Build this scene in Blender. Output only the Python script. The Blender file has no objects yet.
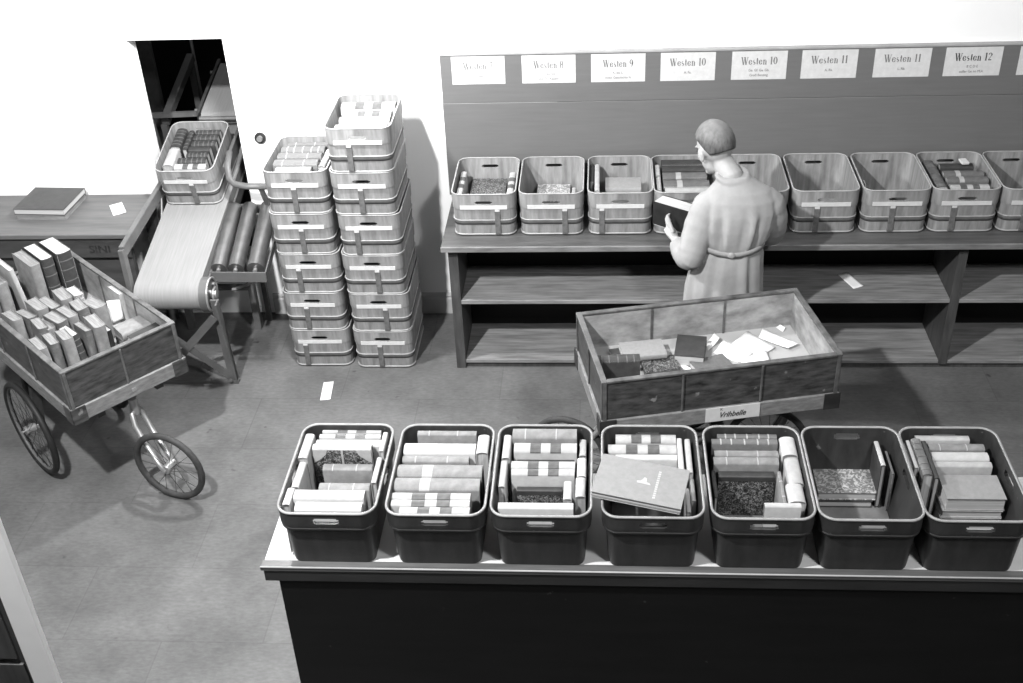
import bpy, math, random, re
from mathutils import Vector, Matrix, Euler
random.seed(7)
R = math.radians
PI = math.pi
scn = bpy.context.scene
COL = scn.collection

# ------------------------------------------------------------------ materials
def new_mat(name):
    m = bpy.data.materials.new(name); m.use_nodes = True
    nt = m.node_tree; b = nt.nodes['Principled BSDF']
    return m, nt, b

def g(v): return (v, v, v, 1)

def mat(name, lo, hi=None, rough=.6, scale=8, stretch=(1, 1, 1), detail=4, bump=0, metal=0, spec=.4, spots=None, contrast=.5, rot=(0,0,0)):
    """grey material, tone wandering between lo and hi with a stretched noise"""
    if lo < .7: lo *= .82; hi = hi*.82 if hi is not None else None
    m, nt, b = new_mat(name)
    N = nt.nodes; Lk = nt.links
    b.inputs['Roughness'].default_value = rough
    b.inputs['Metallic'].default_value = metal
    b.inputs['Specular IOR Level'].default_value = spec
    if hi is None:
        b.inputs['Base Color'].default_value = g(lo); return m
    tc = N.new('ShaderNodeTexCoord'); mp = N.new('ShaderNodeMapping')
    mp.inputs['Scale'].default_value = stretch
    mp.inputs['Rotation'].default_value = rot
    Lk.new(tc.outputs['Object'], mp.inputs['Vector'])
    nz = N.new('ShaderNodeTexNoise'); nz.inputs['Scale'].default_value = scale
    nz.inputs['Detail'].default_value = detail; nz.inputs['Roughness'].default_value = .6
    Lk.new(mp.outputs['Vector'], nz.inputs['Vector'])
    cr = N.new('ShaderNodeValToRGB'); e = cr.color_ramp.elements
    e[0].position = .5-contrast*.4; e[1].position = .5+contrast*.4
    e[0].color = g(lo); e[1].color = g(hi)
    Lk.new(nz.outputs['Fac'], cr.inputs['Fac'])
    out = cr.outputs['Color']
    if spots:                                  # (scale, threshold, value)
        n2 = N.new('ShaderNodeTexNoise'); n2.inputs['Scale'].default_value = spots[0]; n2.inputs['Detail'].default_value = 5
        Lk.new(tc.outputs['Object'], n2.inputs['Vector'])
        c2 = N.new('ShaderNodeValToRGB'); c2.color_ramp.elements[0].position = spots[1]; c2.color_ramp.elements[1].position = spots[1]+.05
        Lk.new(n2.outputs['Fac'], c2.inputs['Fac'])
        mx = N.new('ShaderNodeMix'); mx.data_type = 'RGBA'
        Lk.new(c2.outputs['Color'], mx.inputs[0]); Lk.new(out, mx.inputs[6]); mx.inputs[7].default_value = g(spots[2])
        out = mx.outputs[2]
    Lk.new(out, b.inputs['Base Color'])
    if bump:
        bp = N.new('ShaderNodeBump'); bp.inputs['Strength'].default_value = bump; bp.inputs['Distance'].default_value = .01
        Lk.new(nz.outputs['Fac'], bp.inputs['Height']); Lk.new(bp.outputs['Normal'], b.inputs['Normal'])
    return m

def marble_mat(name, lo, hi, scale=140):
    m, nt, b = new_mat(name); N = nt.nodes; Lk = nt.links
    tc = N.new('ShaderNodeTexCoord')
    v = N.new('ShaderNodeTexNoise'); v.inputs['Scale'].default_value = scale; v.inputs['Detail'].default_value = 2; v.inputs['Distortion'].default_value = 1.5
    Lk.new(tc.outputs['Object'], v.inputs['Vector'])
    cr = N.new('ShaderNodeValToRGB'); e = cr.color_ramp.elements
    e[0].position = .47; e[1].position = .62; e[0].color = g(lo); e[1].color = g(hi)
    Lk.new(v.outputs['Fac'], cr.inputs['Fac']); Lk.new(cr.outputs['Color'], b.inputs['Base Color'])
    b.inputs['Roughness'].default_value = .45
    return m

def floor_mat():
    m, nt, b = new_mat('worn_linoleum'); N = nt.nodes; Lk = nt.links
    tc = N.new('ShaderNodeTexCoord')
    def noise(s, d=5, r=.6, sc=(1,1,1)):
        mp = N.new('ShaderNodeMapping'); mp.inputs['Scale'].default_value = sc
        Lk.new(tc.outputs['Object'], mp.inputs['Vector'])
        n = N.new('ShaderNodeTexNoise'); n.inputs['Scale'].default_value = s; n.inputs['Detail'].default_value = d; n.inputs['Roughness'].default_value = r
        Lk.new(mp.outputs['Vector'], n.inputs['Vector']); return n
    n1 = noise(2.2, 6, .65); n2 = noise(28, 3, .6, (1, 2.4, 1)); n3 = noise(9, 2)
    cr = N.new('ShaderNodeValToRGB'); e = cr.color_ramp.elements
    e[0].position = .3; e[1].position = .72; e[0].color = g(.085); e[1].color = g(.165)
    Lk.new(n1.outputs['Fac'], cr.inputs['Fac'])
    c2 = N.new('ShaderNodeValToRGB'); e = c2.color_ramp.elements
    e[0].position = .3; e[1].position = .7; e[0].color = g(.84); e[1].color = g(1.12)
    Lk.new(n2.outputs['Fac'], c2.inputs['Fac'])
    mx = N.new('ShaderNodeMix'); mx.data_type = 'RGBA'; mx.blend_type = 'MULTIPLY'; mx.inputs[0].default_value = 1
    Lk.new(cr.outputs['Color'], mx.inputs[6]); Lk.new(c2.outputs['Color'], mx.inputs[7])
    # dark splashes
    c3 = N.new('ShaderNodeValToRGB'); e = c3.color_ramp.elements
    e[0].position = .71; e[1].position = .76; e[0].color = g(1); e[1].color = g(.45)
    Lk.new(n3.outputs['Fac'], c3.inputs['Fac'])
    m2 = N.new('ShaderNodeMix'); m2.data_type = 'RGBA'; m2.blend_type = 'MULTIPLY'; m2.inputs[0].default_value = 1
    Lk.new(mx.outputs[2], m2.inputs[6]); Lk.new(c3.outputs['Color'], m2.inputs[7])
    # sheets with seams
    mp = N.new('ShaderNodeMapping'); mp.inputs['Location'].default_value = (.12, .18, 0)
    Lk.new(tc.outputs['Object'], mp.inputs['Vector'])
    br = N.new('ShaderNodeTexBrick'); br.inputs['Scale'].default_value = 1
    br.inputs['Brick Width'].default_value = .92; br.inputs['Row Height'].default_value = .46
    br.inputs['Mortar Size'].default_value = .004; br.inputs['Mortar Smooth'].default_value = .4
    br.inputs['Color1'].default_value = g(1); br.inputs['Color2'].default_value = g(.86); br.inputs['Mortar'].default_value = g(.70)
    Lk.new(mp.outputs['Vector'], br.inputs['Vector'])
    m3 = N.new('ShaderNodeMix'); m3.data_type = 'RGBA'; m3.blend_type = 'MULTIPLY'; m3.inputs[0].default_value = .65
    Lk.new(m2.outputs[2], m3.inputs[6]); Lk.new(br.outputs['Color'], m3.inputs[7])
    Lk.new(m3.outputs[2], b.inputs['Base Color'])
    b.inputs['Roughness'].default_value = .55; b.inputs['Specular IOR Level'].default_value = .3
    return m

M = {}
M['floor'] = floor_mat()
M['wall'] = mat('white_limewash', 0.9, 0.93, rough=.9, scale=3, spec=.1)
M['room'] = mat('grey_plaster', .30, .34, rough=.9, scale=3, spec=.1)
M['skirting'] = mat('painted_skirting', .52, .60, rough=.5, scale=6)
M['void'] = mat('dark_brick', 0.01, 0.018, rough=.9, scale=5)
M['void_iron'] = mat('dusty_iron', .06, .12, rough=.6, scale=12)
M['board'] = mat('stained_board', 0.15, 0.19, rough=.42, scale=6, stretch=(.6, 1, 9), detail=6, spec=1.0, contrast=.8)
M['board_cap'] = mat('pale_moulding', 0.35, 0.45, rough=.6, scale=10)
M['counter_top'] = mat('worn_counter_wood', 0.065, 0.14, rough=.42, scale=5, stretch=(.5, 5, 5), detail=6, spec=.5)
M['counter_edge'] = mat('worn_edge_wood', .14, .30, rough=.5, scale=9, stretch=(.6, 3, 3))
M['shelf'] = mat('scuffed_shelf_wood', 0.14, 0.4, rough=.6, scale=7, stretch=(.6, 6, 4), detail=8, contrast=.6)
M['shelf_side'] = mat('brown_shelf_side', .05, .10, rough=.55, scale=7, stretch=(5, 5, .7))
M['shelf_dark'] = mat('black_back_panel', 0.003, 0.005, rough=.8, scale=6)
M['black_panel'] = mat('black_stained_panel', 0.003, 0.006, rough=.6, scale=6, stretch=(.5, 4, 4), spec=.25, spots=(30, .73, .03))
M['front_edge'] = mat('dark_counter_edge', .018, .035, rough=.5, scale=6, stretch=(.5, 3, 3))
M['front_top'] = mat('pale_counter_top', 0.55, 0.65, rough=.6, scale=6)
M['crate'] = mat('bent_plywood', 0.19, 0.38, rough=.5, scale=7, stretch=(5, 5, .7), detail=5, spec=.4)
M['crate_band'] = mat('bent_plywood_band', 0.24, 0.36, rough=.5, scale=6, stretch=(1, 1, 5), spec=.4)
M['crate_rail'] = mat('dark_rail', 0.08, 0.14, rough=.6, scale=20)
M['crate_rim'] = mat('pale_rim', 0.36, 0.48, rough=.5, scale=20)
M['crate_floor'] = mat('worn_crate_floor', .13, .22, rough=.6, scale=12)
M['crate_strap'] = mat('canvas_strap', 0.1, 0.17, rough=.8, scale=40)
M['fcrate'] = mat('brown_fibre', 0.022, 0.05, rough=.45, scale=6, stretch=(3, 3, 1), spec=.4, spots=(26, .7, .13))
M['fcrate_band'] = mat('brown_fibre_band', 0.03, 0.06, rough=.42, scale=5, stretch=(1, 1, 3), spec=.45)
M['fcrate_rim'] = mat('worn_fibre_rim', 0.22, 0.36, rough=.5, scale=25)
M['white'] = mat('white_paper', .84, .88, rough=.8, scale=20, spec=.1)
M['paper'] = mat('note_paper', .80, .86, rough=.85, scale=15, spec=.1)
M['strip'] = mat('label_card', 0.66, 0.76, rough=.7, scale=30, spec=.1)
M['ink'] = mat('printing_ink', .05, rough=.7)
M['ink_pale'] = mat('pale_ink', .20, rough=.7)
M['ink_grey'] = mat('faded_ink', .2, rough=.7)
M['pages'] = mat('page_edges', 0.46, 0.62, rough=.8, scale=12, stretch=(.3, 18, .3), detail=2, spec=.1, contrast=.6)
M['pages_old'] = mat('browned_page_edges', 0.17, 0.32, rough=.8, scale=12, stretch=(1, 14, 1), detail=2, spec=.1)
M['c_white'] = mat('white_cloth', 0.44, 0.54, rough=.7, scale=30)
M['c_cream'] = mat('cream_cloth', 0.36, 0.48, rough=.7, scale=25)
M['c_tan'] = mat('tan_cloth', 0.17, 0.27, rough=.65, scale=25)
M['c_grey'] = mat('grey_cloth', 0.11, 0.16, rough=.7, scale=30)
M['c_mid'] = mat('mid_grey_cloth', 0.13, 0.17, rough=.75, scale=60)
M['c_light'] = mat('light_grey_cloth', 0.26, 0.31, rough=.7, scale=60)
M['c_brown'] = mat('worn_brown_leather', 0.07, 0.2, rough=.55, scale=16, detail=6)
M['c_dark'] = mat('dark_cloth', .035, .06, rough=.5, scale=25)
M['c_black'] = mat('black_leather', .015, .03, rough=.4, scale=25)
M['marble'] = marble_mat('marbled_paper', .01, .2, 110)
M['marble_pale'] = marble_mat('pale_marbled_paper', .16, .5, 60)
M['patch'] = mat('spine_label_leather', .07, .13, rough=.5, scale=30)
M['patch_line'] = mat('spine_lettering', .6, rough=.6)
M['cart'] = mat('scraped_cart_wood', .02, .11, rough=.45, scale=11, stretch=(1, 1, 4), detail=10, contrast=.5, spots=(14, .66, .20))
M['cart_in'] = mat('scraped_tray_inside', 0.17, 0.46, rough=.6, scale=8, stretch=(1, 1, 2), detail=8, contrast=.5)
M['cart_rim'] = mat('worn_cart_rim', 0.05, 0.17, rough=.5, scale=14, detail=6)
M['cart_frame'] = mat('pale_frame_wood', 0.15, 0.3, rough=.6, scale=9, stretch=(2, 2, 7), detail=6)
M['tray_floor'] = mat('pale_tray_floor', 0.42, 0.52, rough=.6, scale=6)
M['iron'] = mat('black_iron', .02, .04, rough=.45, scale=20, spec=.5)
M['steel'] = mat('grey_steel', .30, .42, rough=.35, scale=10, metal=.5)
M['steel_paint'] = mat('grey_painted_steel', 0.1, 0.15, rough=.45, scale=8)
M['roller_steel'] = mat('rubbed_roller_steel', .16, .26, rough=.38, scale=9, metal=.75)
M['steel_light'] = mat('worn_bright_steel', .55, .7, rough=.3, scale=15, metal=.7)
M['rubber'] = mat('black_rubber', 0.012, 0.02, rough=.6, scale=20)
M['tyre_grey'] = mat('dusty_rubber', 0.03, 0.06, rough=.7, scale=20)
M['belt'] = mat('pale_canvas_belt', 0.24, 0.3, rough=.75, scale=10, stretch=(12, .5, .5), detail=4)
M['belt_dark'] = mat('grey_canvas_belt', .30, .36, rough=.8, scale=10, stretch=(12, .5, .5))
M['table'] = mat('grey_table_wood', 0.1, 0.165, rough=.55, scale=5, stretch=(.6, 5, 5), detail=6)
M['table_side'] = mat('dark_table_side', 0.045, 0.08, rough=.6, scale=8, stretch=(.6, 3, 3))
M['post_white'] = mat('pale_painted_stile', .86, .90, rough=.6, scale=12, spots=(16, .74, .3))
M['screen_dark'] = mat('dark_panel_wood', .04, .09, rough=.6, scale=6, stretch=(5, 5, .6))
M['skin'] = mat('pale_skin', 0.4, 0.48, rough=.5, scale=20)
def hair_mat():
    m = mat('greying_hair', .03, .15, rough=.55, scale=55, stretch=(1, 1, .3)); nt = m.node_tree; N = nt.nodes; Lk = nt.links; b = N['Principled BSDF']
    src = b.inputs['Base Color'].links[0].from_socket
    tc = N.new('ShaderNodeTexCoord'); sp = N.new('ShaderNodeSeparateXYZ'); Lk.new(tc.outputs['Object'], sp.inputs[0])
    nz = N.new('ShaderNodeTexNoise'); nz.inputs['Scale'].default_value = 22; Lk.new(tc.outputs['Object'], nz.inputs['Vector'])
    ma = N.new('ShaderNodeMath'); ma.operation = 'MULTIPLY_ADD'; Lk.new(nz.outputs['Fac'], ma.inputs[0]); ma.inputs[1].default_value = .09; Lk.new(sp.outputs['Z'], ma.inputs[2])
    cr = N.new('ShaderNodeMapRange'); cr.inputs['From Min'].default_value = 1.575; cr.inputs['From Max'].default_value = 1.70; Lk.new(ma.outputs[0], cr.inputs['Value'])
    mx = N.new('ShaderNodeMix'); mx.data_type = 'RGBA'; Lk.new(cr.outputs[0], mx.inputs[0]); Lk.new(src, mx.inputs[6]); mx.inputs[7].default_value = g(.21)
    Lk.new(mx.outputs[2], b.inputs['Base Color']); return m
M['hair'] = hair_mat()
M['coat'] = mat('grey_work_coat', 0.33, 0.41, rough=.85, scale=9, spec=.15, bump=.15)
M['coat_belt'] = mat('grey_coat_belt', 0.3, 0.38, rough=.85, scale=14, spec=.15)
M['trouser'] = mat('dark_trouser_cloth', .06, .08, rough=.85, scale=20)
M['shoe'] = mat('black_shoe_leather', .02, .03, rough=.35, scale=20)

# ------------------------------------------------------------------ mesh builder
class MB:
    def __init__(s): s.v = []; s.f = []; s.sm = []; s.mi = []
    def add(s, vs, fs, smooth=False, T=None, mi=0):
        o = len(s.v)
        for p in vs:
            p = Vector(p)
            s.v.append(T @ p if T is not None else p)
        for f in fs:
            s.f.append([o+i for i in f]); s.sm.append(smooth); s.mi.append(mi)
        return s
    def box(s, x0, x1, y0, y1, z0, z1, T=None, mi=0):
        return s.add([(x0,y0,z0),(x1,y0,z0),(x1,y1,z0),(x0,y1,z0),(x0,y0,z1),(x1,y0,z1),(x1,y1,z1),(x0,y1,z1)],
            [(0,3,2,1),(4,5,6,7),(0,1,5,4),(1,2,6,5),(2,3,7,6),(3,0,4,7)], T=T, mi=mi)
    def bar(s, a, b, w, h, up=(0,0,1), mi=0, T=None):
        a = Vector(a); b = Vector(b); d = b-a; L = d.length; d.normalize(); u = Vector(up)
        sx = d.cross(u)
        if sx.length < 1e-4: sx = d.cross(Vector((0,1,0)))
        sx.normalize(); u = sx.cross(d)
        m = Matrix((sx, d, u)).transposed().to_4x4(); m.translation = a
        if T is not None: m = T @ m
        return s.box(-w/2, w/2, 0, L, -h/2, h/2, T=m, mi=mi)
    def loft(s, rings, cap=True, closed=True, smooth=True, T=None, mi=0):
        n = len(rings[0]); vs = [p for r in rings for p in r]; fs = []
        for i in range(len(rings)-1):
            for j in range(n if closed else n-1):
                k = (j+1) % n
                fs.append((i*n+j, i*n+k, (i+1)*n+k, (i+1)*n+j))
        if cap and closed:
            fs.append(tuple(range(n-1, -1, -1))); fs.append(tuple((len(rings)-1)*n+j for j in range(n)))
        return s.add(vs, fs, smooth, T, mi)
    def tube(s, pts, r, n=10, cap=True, loop=False, T=None, mi=0, flat=1):
        pts = [Vector(p) for p in pts]; rs = r if isinstance(r, (list, tuple)) else [r]*len(pts)
        rings = []; up = Vector((0,0,1)); prev = None
        for i, p in enumerate(pts):
            if loop: d = pts[(i+1) % len(pts)]-pts[i-1]
            elif i == 0: d = pts[1]-p
            elif i == len(pts)-1: d = p-pts[i-1]
            else: d = (pts[i+1]-p).normalized()+(p-pts[i-1]).normalized()
            d.normalize()
            if prev is None:
                u = up if abs(d.dot(up)) < .95 else Vector((0,1,0))
                a = d.cross(u).normalized()
            else:
                a = (prev-d*prev.dot(d)).normalized()
            prev = a; b = d.cross(a)
            rings.append([p+a*math.cos(2*PI*k/n)*rs[i]+b*math.sin(2*PI*k/n)*rs[i]*flat for k in range(n)])
        if loop: rings.append(rings[0]); cap = False
        return s.loft(rings, cap, True, True, T, mi)
    def cyl(s, a, b, r, n=24, T=None, mi=0): 
        a = Vector(a); b = Vector(b); d = (b-a).normalized()
        u = Vector((0,0,1)) if abs(d.z) < .9 else Vector((1,0,0))
        x = d.cross(u).normalized(); y = d.cross(x)
        ra = [a+x*math.cos(2*PI*k/n)*r+y*math.sin(2*PI*k/n)*r for k in range(n)]
        rb = [p+(b-a) for p in ra]
        s.add(ra+rb, [(k, (k+1) % n, n+(k+1) % n, n+k) for k in range(n)], True, T, mi)
        return s.add(ra+rb, [tuple(range(n-1,-1,-1)), tuple(range(n, 2*n))], False, T, mi)
    def ell(s, c, r, T=None, n=16, m=10, mi=0):
        rings = []
        for i in range(m+1):
            t = -PI/2+PI*i/m; k = max(math.cos(t), .02)
            rings.append([Vector((c[0]+r[0]*k*math.cos(2*PI*j/n), c[1]+r[1]*k*math.sin(2*PI*j/n), c[2]+r[2]*math.sin(t))) for j in range(n)])
        return s.loft(rings, True, True, True, T, mi)
    def build(s, name, m, parent=None, bevel=0, kind=None):
        me = bpy.data.meshes.new(name); me.from_pydata([tuple(v) for v in s.v], [], s.f); me.update()
        me.polygons.foreach_set('use_smooth', s.sm)
        ms = m if isinstance(m, (list, tuple)) else [m]
        for k in ms: me.materials.append(k)
        if len(ms) > 1: me.polygons.foreach_set('material_index', s.mi)
        o = bpy.data.objects.new(name, me); COL.objects.link(o)
        if parent is not None: o.parent = parent
        if bevel:
            b = o.modifiers.new('bevel', 'BEVEL'); b.width = bevel; b.segments = 2; b.limit_method = 'ANGLE'; b.angle_limit = R(40)
        if kind: o['kind'] = kind
        return o

NLONG = []
def thing(name, label, cat, loc=(0,0,0), rz=0, group=None, rot=None):
    o = bpy.data.objects.new(name, None); o.empty_display_size = .05; COL.objects.link(o)
    o.location = loc; o.rotation_euler = rot if rot else (0, 0, rz)
    return tag(o, label, cat, group)
def tag(o, label, cat, group=None):
    import re
    if len(re.findall(r"[A-Za-z0-9]+", label)) > 16: print('LONG', len(label.split()), label)
    o['label'] = label; o['category'] = cat
    if group: o['group'] = group
    return o
def struct(name, mb, m, parent=None, bevel=0):
    return mb.build(name, m, parent, bevel, kind='structure')
def copy_tree(o, parent=None):
    c = o.copy(); COL.objects.link(c); c.parent = parent
    for ch in list(o.children): copy_tree(ch, c)
    return c
def text_obj(name, txt, size, m, parent, loc, rot, shear=0, align='CENTER', depth=.0003, bold=0, sx=1):
    cu = bpy.data.curves.new(name, 'FONT'); cu.body = txt; cu.size = size; cu.shear = shear
    cu.align_x = align; cu.align_y = 'CENTER'; cu.extrude = depth; cu.offset = bold; cu.materials.append(m)
    f = bpy.data.objects.new('text_source', cu); COL.objects.link(f); bpy.context.view_layer.update()
    me = bpy.data.meshes.new_from_object(f.evaluated_get(bpy.context.evaluated_depsgraph_get())); bpy.data.objects.remove(f)
    me.name = name
    o = bpy.data.objects.new(name, me); COL.objects.link(o); o.parent = parent; o.location = loc; o.rotation_euler = rot; o.scale = (sx, 1, 1)
    return o

# ------------------------------------------------------------------ room
YW = 6.287
HX0, HX1, HZ0, HZ1 = -2.685, -2.13, .42, 1.812       # conveyor hatch in the back wall
b = MB()
b.box(-4.6, HX0, YW, YW+.125, 0, 5.2); b.box(HX1, 4.6, YW, YW+.125, 0, 5.2)
b.box(HX0, HX1, YW, YW+.125, HZ1, 5.2); b.box(HX0, HX1, YW, YW+.125, 0, HZ0)
struct('wall_back', b, M['wall'])
struct('wall_left', MB().box(-4.72, -4.6, -2.6, YW+.125, 0, 5.2), M['room'])
struct('wall_right', MB().box(4.6, 4.72, -2.6, YW+.125, 0, 5.2), M['room'])
struct('wall_front', MB().box(-4.72, 4.72, -2.72, -2.6, 0, 5.2), M['room'])
struct('ceiling', MB().box(-4.72, 4.72, -2.72, YW+.125, 5.2, 5.3), M['room'])
struct('floor', MB().box(-4.72, 4.72, -2.72, YW+.125, -.1, 0), M['floor'])
def skirting(x0, x1, name):
    b = MB(); y = YW
    pr = [(0,0),(-.018,0),(-.018,.105),(-.012,.118),(-.016,.128),(-.010,.142),(0,.146)]
    b.loft([[Vector((x, y+p[0], p[1])) for p in pr] for x in (x0, x1)], smooth=False)
    struct(name, b, M['skirting'])
skirting(-2.1, 4.6, 'baseboard_back')
# dark shaft behind the hatch
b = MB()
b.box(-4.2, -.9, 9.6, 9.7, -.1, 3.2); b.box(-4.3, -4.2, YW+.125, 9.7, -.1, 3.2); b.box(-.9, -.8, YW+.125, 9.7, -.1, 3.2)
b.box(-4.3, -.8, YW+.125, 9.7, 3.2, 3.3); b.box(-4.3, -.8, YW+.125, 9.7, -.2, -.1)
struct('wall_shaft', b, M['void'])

# ------------------------------------------------------------------ rear shelf unit with board and signs
t = thing('sorting_counter', 'long dark wooden sorting counter with open shelves below, against the back wall', 'counter', (0, 5.6, 0))
CT = .84; x0 = -.855; x1 = 3.5; yo = 5.6
def L(b): return b
b = MB().box(-.885, x1, .012, YW-yo-.002, CT-.026, CT); top = b.build('counter_top', M['counter_top'], t, .003)
MB().box(-.886, x1, 0, .012, CT-.030, CT+.001).build('edge_strip', M['counter_edge'], t, .002)
MB().box(x0, x0+.055, .055, .49, 0, CT-.026).build('side_panel', M['shelf_side'], t, .002)
MB().box(1.925, 1.975, .055, .47, .03, CT-.026).build('divider', M['shelf_side'], t, .002)
MB().box(x1-.06, x1, .055, .47, 0, CT-.026).build('side_panel', M['shelf_side'], t, .002)
for (a, c) in ((x0+.055, 1.925), (1.975, x1-.06)):
    MB().box(a, c, .055, .46, .443, .468).build('shelf', M['shelf'], t, .003)
    MB().box(a, c, .058, .46, .035, .058).build('bottom_shelf', M['shelf'], t, .003)
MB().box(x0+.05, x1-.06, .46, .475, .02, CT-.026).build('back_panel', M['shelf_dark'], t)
MB().box(x0+.02, x1, .075, .10, 0, .034).build('plinth', M['shelf_side'], t)

sb = thing('sign_board', 'tall dark wooden backboard standing on the sorting counter and carrying white cards', 'board', (0, 6.26, CT))
MB().box(-.905, 3.5, 0, .026, 0.001, 1.415-CT).build('lower_board', M['board'], sb, .002)
MB().box(-.903, 3.5, 0, .026, 1.417-CT, 1.696-CT).build('upper_board', M['board'], sb, .002)
MB().box(-.905, 3.5, -.006, .027, 1.6965-CT, 1.710-CT).build('cap_moulding', M['board_cap'], sb, .003)

MB().box(-.898, -.25, -.0008, .0005, 1.4135-CT, 1.4165-CT).build('pale_joint', M['board_cap'], sb)

# engraved-looking serif letters drawn as thick and thin strokes on a unit em
G = {}
def st(*a): return a
TH, TN = .15, .045
def arc(cx, cy, rx, ry, a0, a1, w0, w1, n=10):
    """list of strokes whose width swells towards the sides"""
    o = []
    for i in range(n):
        u0 = R(a0+(a1-a0)*i/n); u1 = R(a0+(a1-a0)*(i+1)/n); um = (u0+u1)/2
        w = w1+(w0-w1)*abs(math.cos(um))**1.5
        o.append(((cx+rx*math.cos(u0), cy+ry*math.sin(u0)), (cx+rx*math.cos(u1), cy+ry*math.sin(u1)), w))
    return o
def ser(x, y, w=.2): return [((x-w/2, y), (x+w/2, y), TN)]
G['W'] = (1.1, [((.12,1),(.38,0),TH),((.38,0),(.56,.95),TN),((.54,1),(.78,0),TH),((.78,0),(1.0,1),TN)]+ser(.12,.98,.28)+ser(.54,.98,.26)+ser(1.0,.98,.2))
G['e'] = (.52, arc(.26,.31,.2,.3,20,340,.13,.04,14)+[((.08,.34),(.45,.34),TN)])
G['s'] = (.42, arc(.21,.46,.13,.14,60,270,.06,.05)+arc(.21,.17,.14,.15,-120,90,.1,.05)+[((.12,.36),(.3,.26),.12)])
G['t'] = (.36, [((.18,.85),(.18,.08),.13),((.05,.6),(.33,.6),TN),((.18,.04),(.32,.06),TN)])
G['n'] = (.62, [((.15,.6),(.15,0),.13),((.46,.45),(.46,0),.13)]+arc(.32,.42,.15,.18,0,170,.08,.04,6)+ser(.14,0,.24)+ser(.46,0,.24)+ser(.1,.6,.14))
G['7'] = (.6, [((.1,.96),(.52,.96),.1),((.52,.96),(.26,0),.1),((.1,.96),(.1,.8),TN)])
G['8'] = (.6, arc(.3,.73,.19,.24,0,360,.11,.05,14)+arc(.3,.27,.22,.27,0,360,.12,.05,14))
G['9'] = (.6, arc(.3,.68,.21,.3,0,360,.12,.05,14)+arc(.22,.55,.3,.52,-80,15,.12,.05,8))
G['1'] = (.42, [((.22,1),(.22,0),TH),((.08,.85),(.22,.98),TN)]+ser(.22,0,.28))
G['0'] = (.62, arc(.31,.5,.22,.48,0,360,.15,.04,18))
G['2'] = (.6, arc(.29,.74,.2,.24,-20,170,.13,.05,10)+[((.48,.66),(.1,.08),.06),((.08,.06),(.52,.06),.12)])
G[' '] = (.3, [])
def letter_mesh(txt, h, w, y):
    """strokes in the XZ plane at depth y, centred on x, base at z=0; squeezed to width w"""
    b = MB(); x = 0; segs = []
    for ch in txt:
        adv, ss = G[ch]
        for (p, q, wd) in ss: segs.append(((p[0]+x, p[1]), (q[0]+x, q[1]), wd))
        x += adv+.08
    k = w/x
    for p, q, wd in segs:
        p = Vector((p[0]*k-w/2, p[1]*h)); q = Vector((q[0]*k-w/2, q[1]*h)); d = q-p
        if d.length < 1e-6: continue
        d.normalize(); n = Vector((-d.y, d.x))*wd*h*.5; e = d*wd*h*.12
        c = [p-e+n, p-e-n, q+e-n, q+e+n]
        vs = [(v.x, y, v.y) for v in c]+[(v.x, y+.0006, v.y) for v in c]
        b.add(vs, [(0,1,2,3),(7,6,5,4),(0,4,5,1),(1,5,6,2),(2,6,7,3),(3,7,4,0)])
    return b
SIGNS = [(-.689, 'Westen 7', ['I. Etage'], 'first card from the left'),
 (-.294, 'Westen 8', ['Th. bis Sto.', 'und Th. Klassen'], 'second card from the left'),
 (.092, 'Westen 9', ['K. bis L.', 'innen Geschichte hi'], 'third card from the left'),
 (.476, 'Westen 10', ['A. Fa.'], 'third card left of the man is next, this one above his head, with one small line'),
 (.865, 'Westen 10', ['Ge. Gf. Ga. Gb.', 'Groß Benzing'], 'fifth card, the first right of the man'),
 (1.244, 'Westen 11', ['A. Ra.'], 'with one faint small line, third from the right edge'),
 (1.634, 'Westen 11', ['L. Rb.'], 'with one faint small line, beside the Westen 12 card'),
 (2.010, 'Westen 12', ['B C D E', 'außer Ge im M.A.'], 'above the eighth crate'),
 (2.400, 'Westen 12', ['F G H'], 'cut off by the right edge of the view')]
SLAB = ['white card reading Westen 7, leftmost on the dark backboard', 'white card reading Westen 8, second from the left on the backboard',
 'white card reading Westen 9 above the third crate of the back row', 'white card reading Westen 10 with one small line, left of the man\'s head',
 'white card reading Westen 10 with two small lines, right above the man', 'white card reading Westen 11 beside the Westen 10 card, further left of two alike',
 'white card reading Westen 11 directly left of the Westen 12 card', 'white card reading Westen 12 with bold letters and two small lines below',
 'rightmost white card on the backboard, cut by the right edge of the photo']
for i, (x, big, small, _) in enumerate(SIGNS):
    s = thing('sign_card', SLAB[i], 'sign', (x, 6.26, 1.527), group='white section cards on the backboard')
    w = .30
    MB().box(-w/2, w/2, -.0015, 0, .002, .163).build('card', M['strip'], s)
    zz = .082 if len(small) == 1 else .088
    inks = M['ink_pale'] if i >= 5 else M['ink_grey']
    if i == 7: inks = M['ink']
    if i < 8: letter_mesh(big, .042, .17 if len(big) < 9 else .2, -.0022).build('lettering', inks, s)
    if i < 8: s.children[-1].location.z = .088
    for k, ln in enumerate(small):
        if i < 8: text_obj('lettering', ln, .020, M['ink_pale'] if i >= 7 else M['ink_grey'], s, (0, -.002, zz-.033-.028*k), (PI/2, 0, 0), sx=.9)

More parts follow.
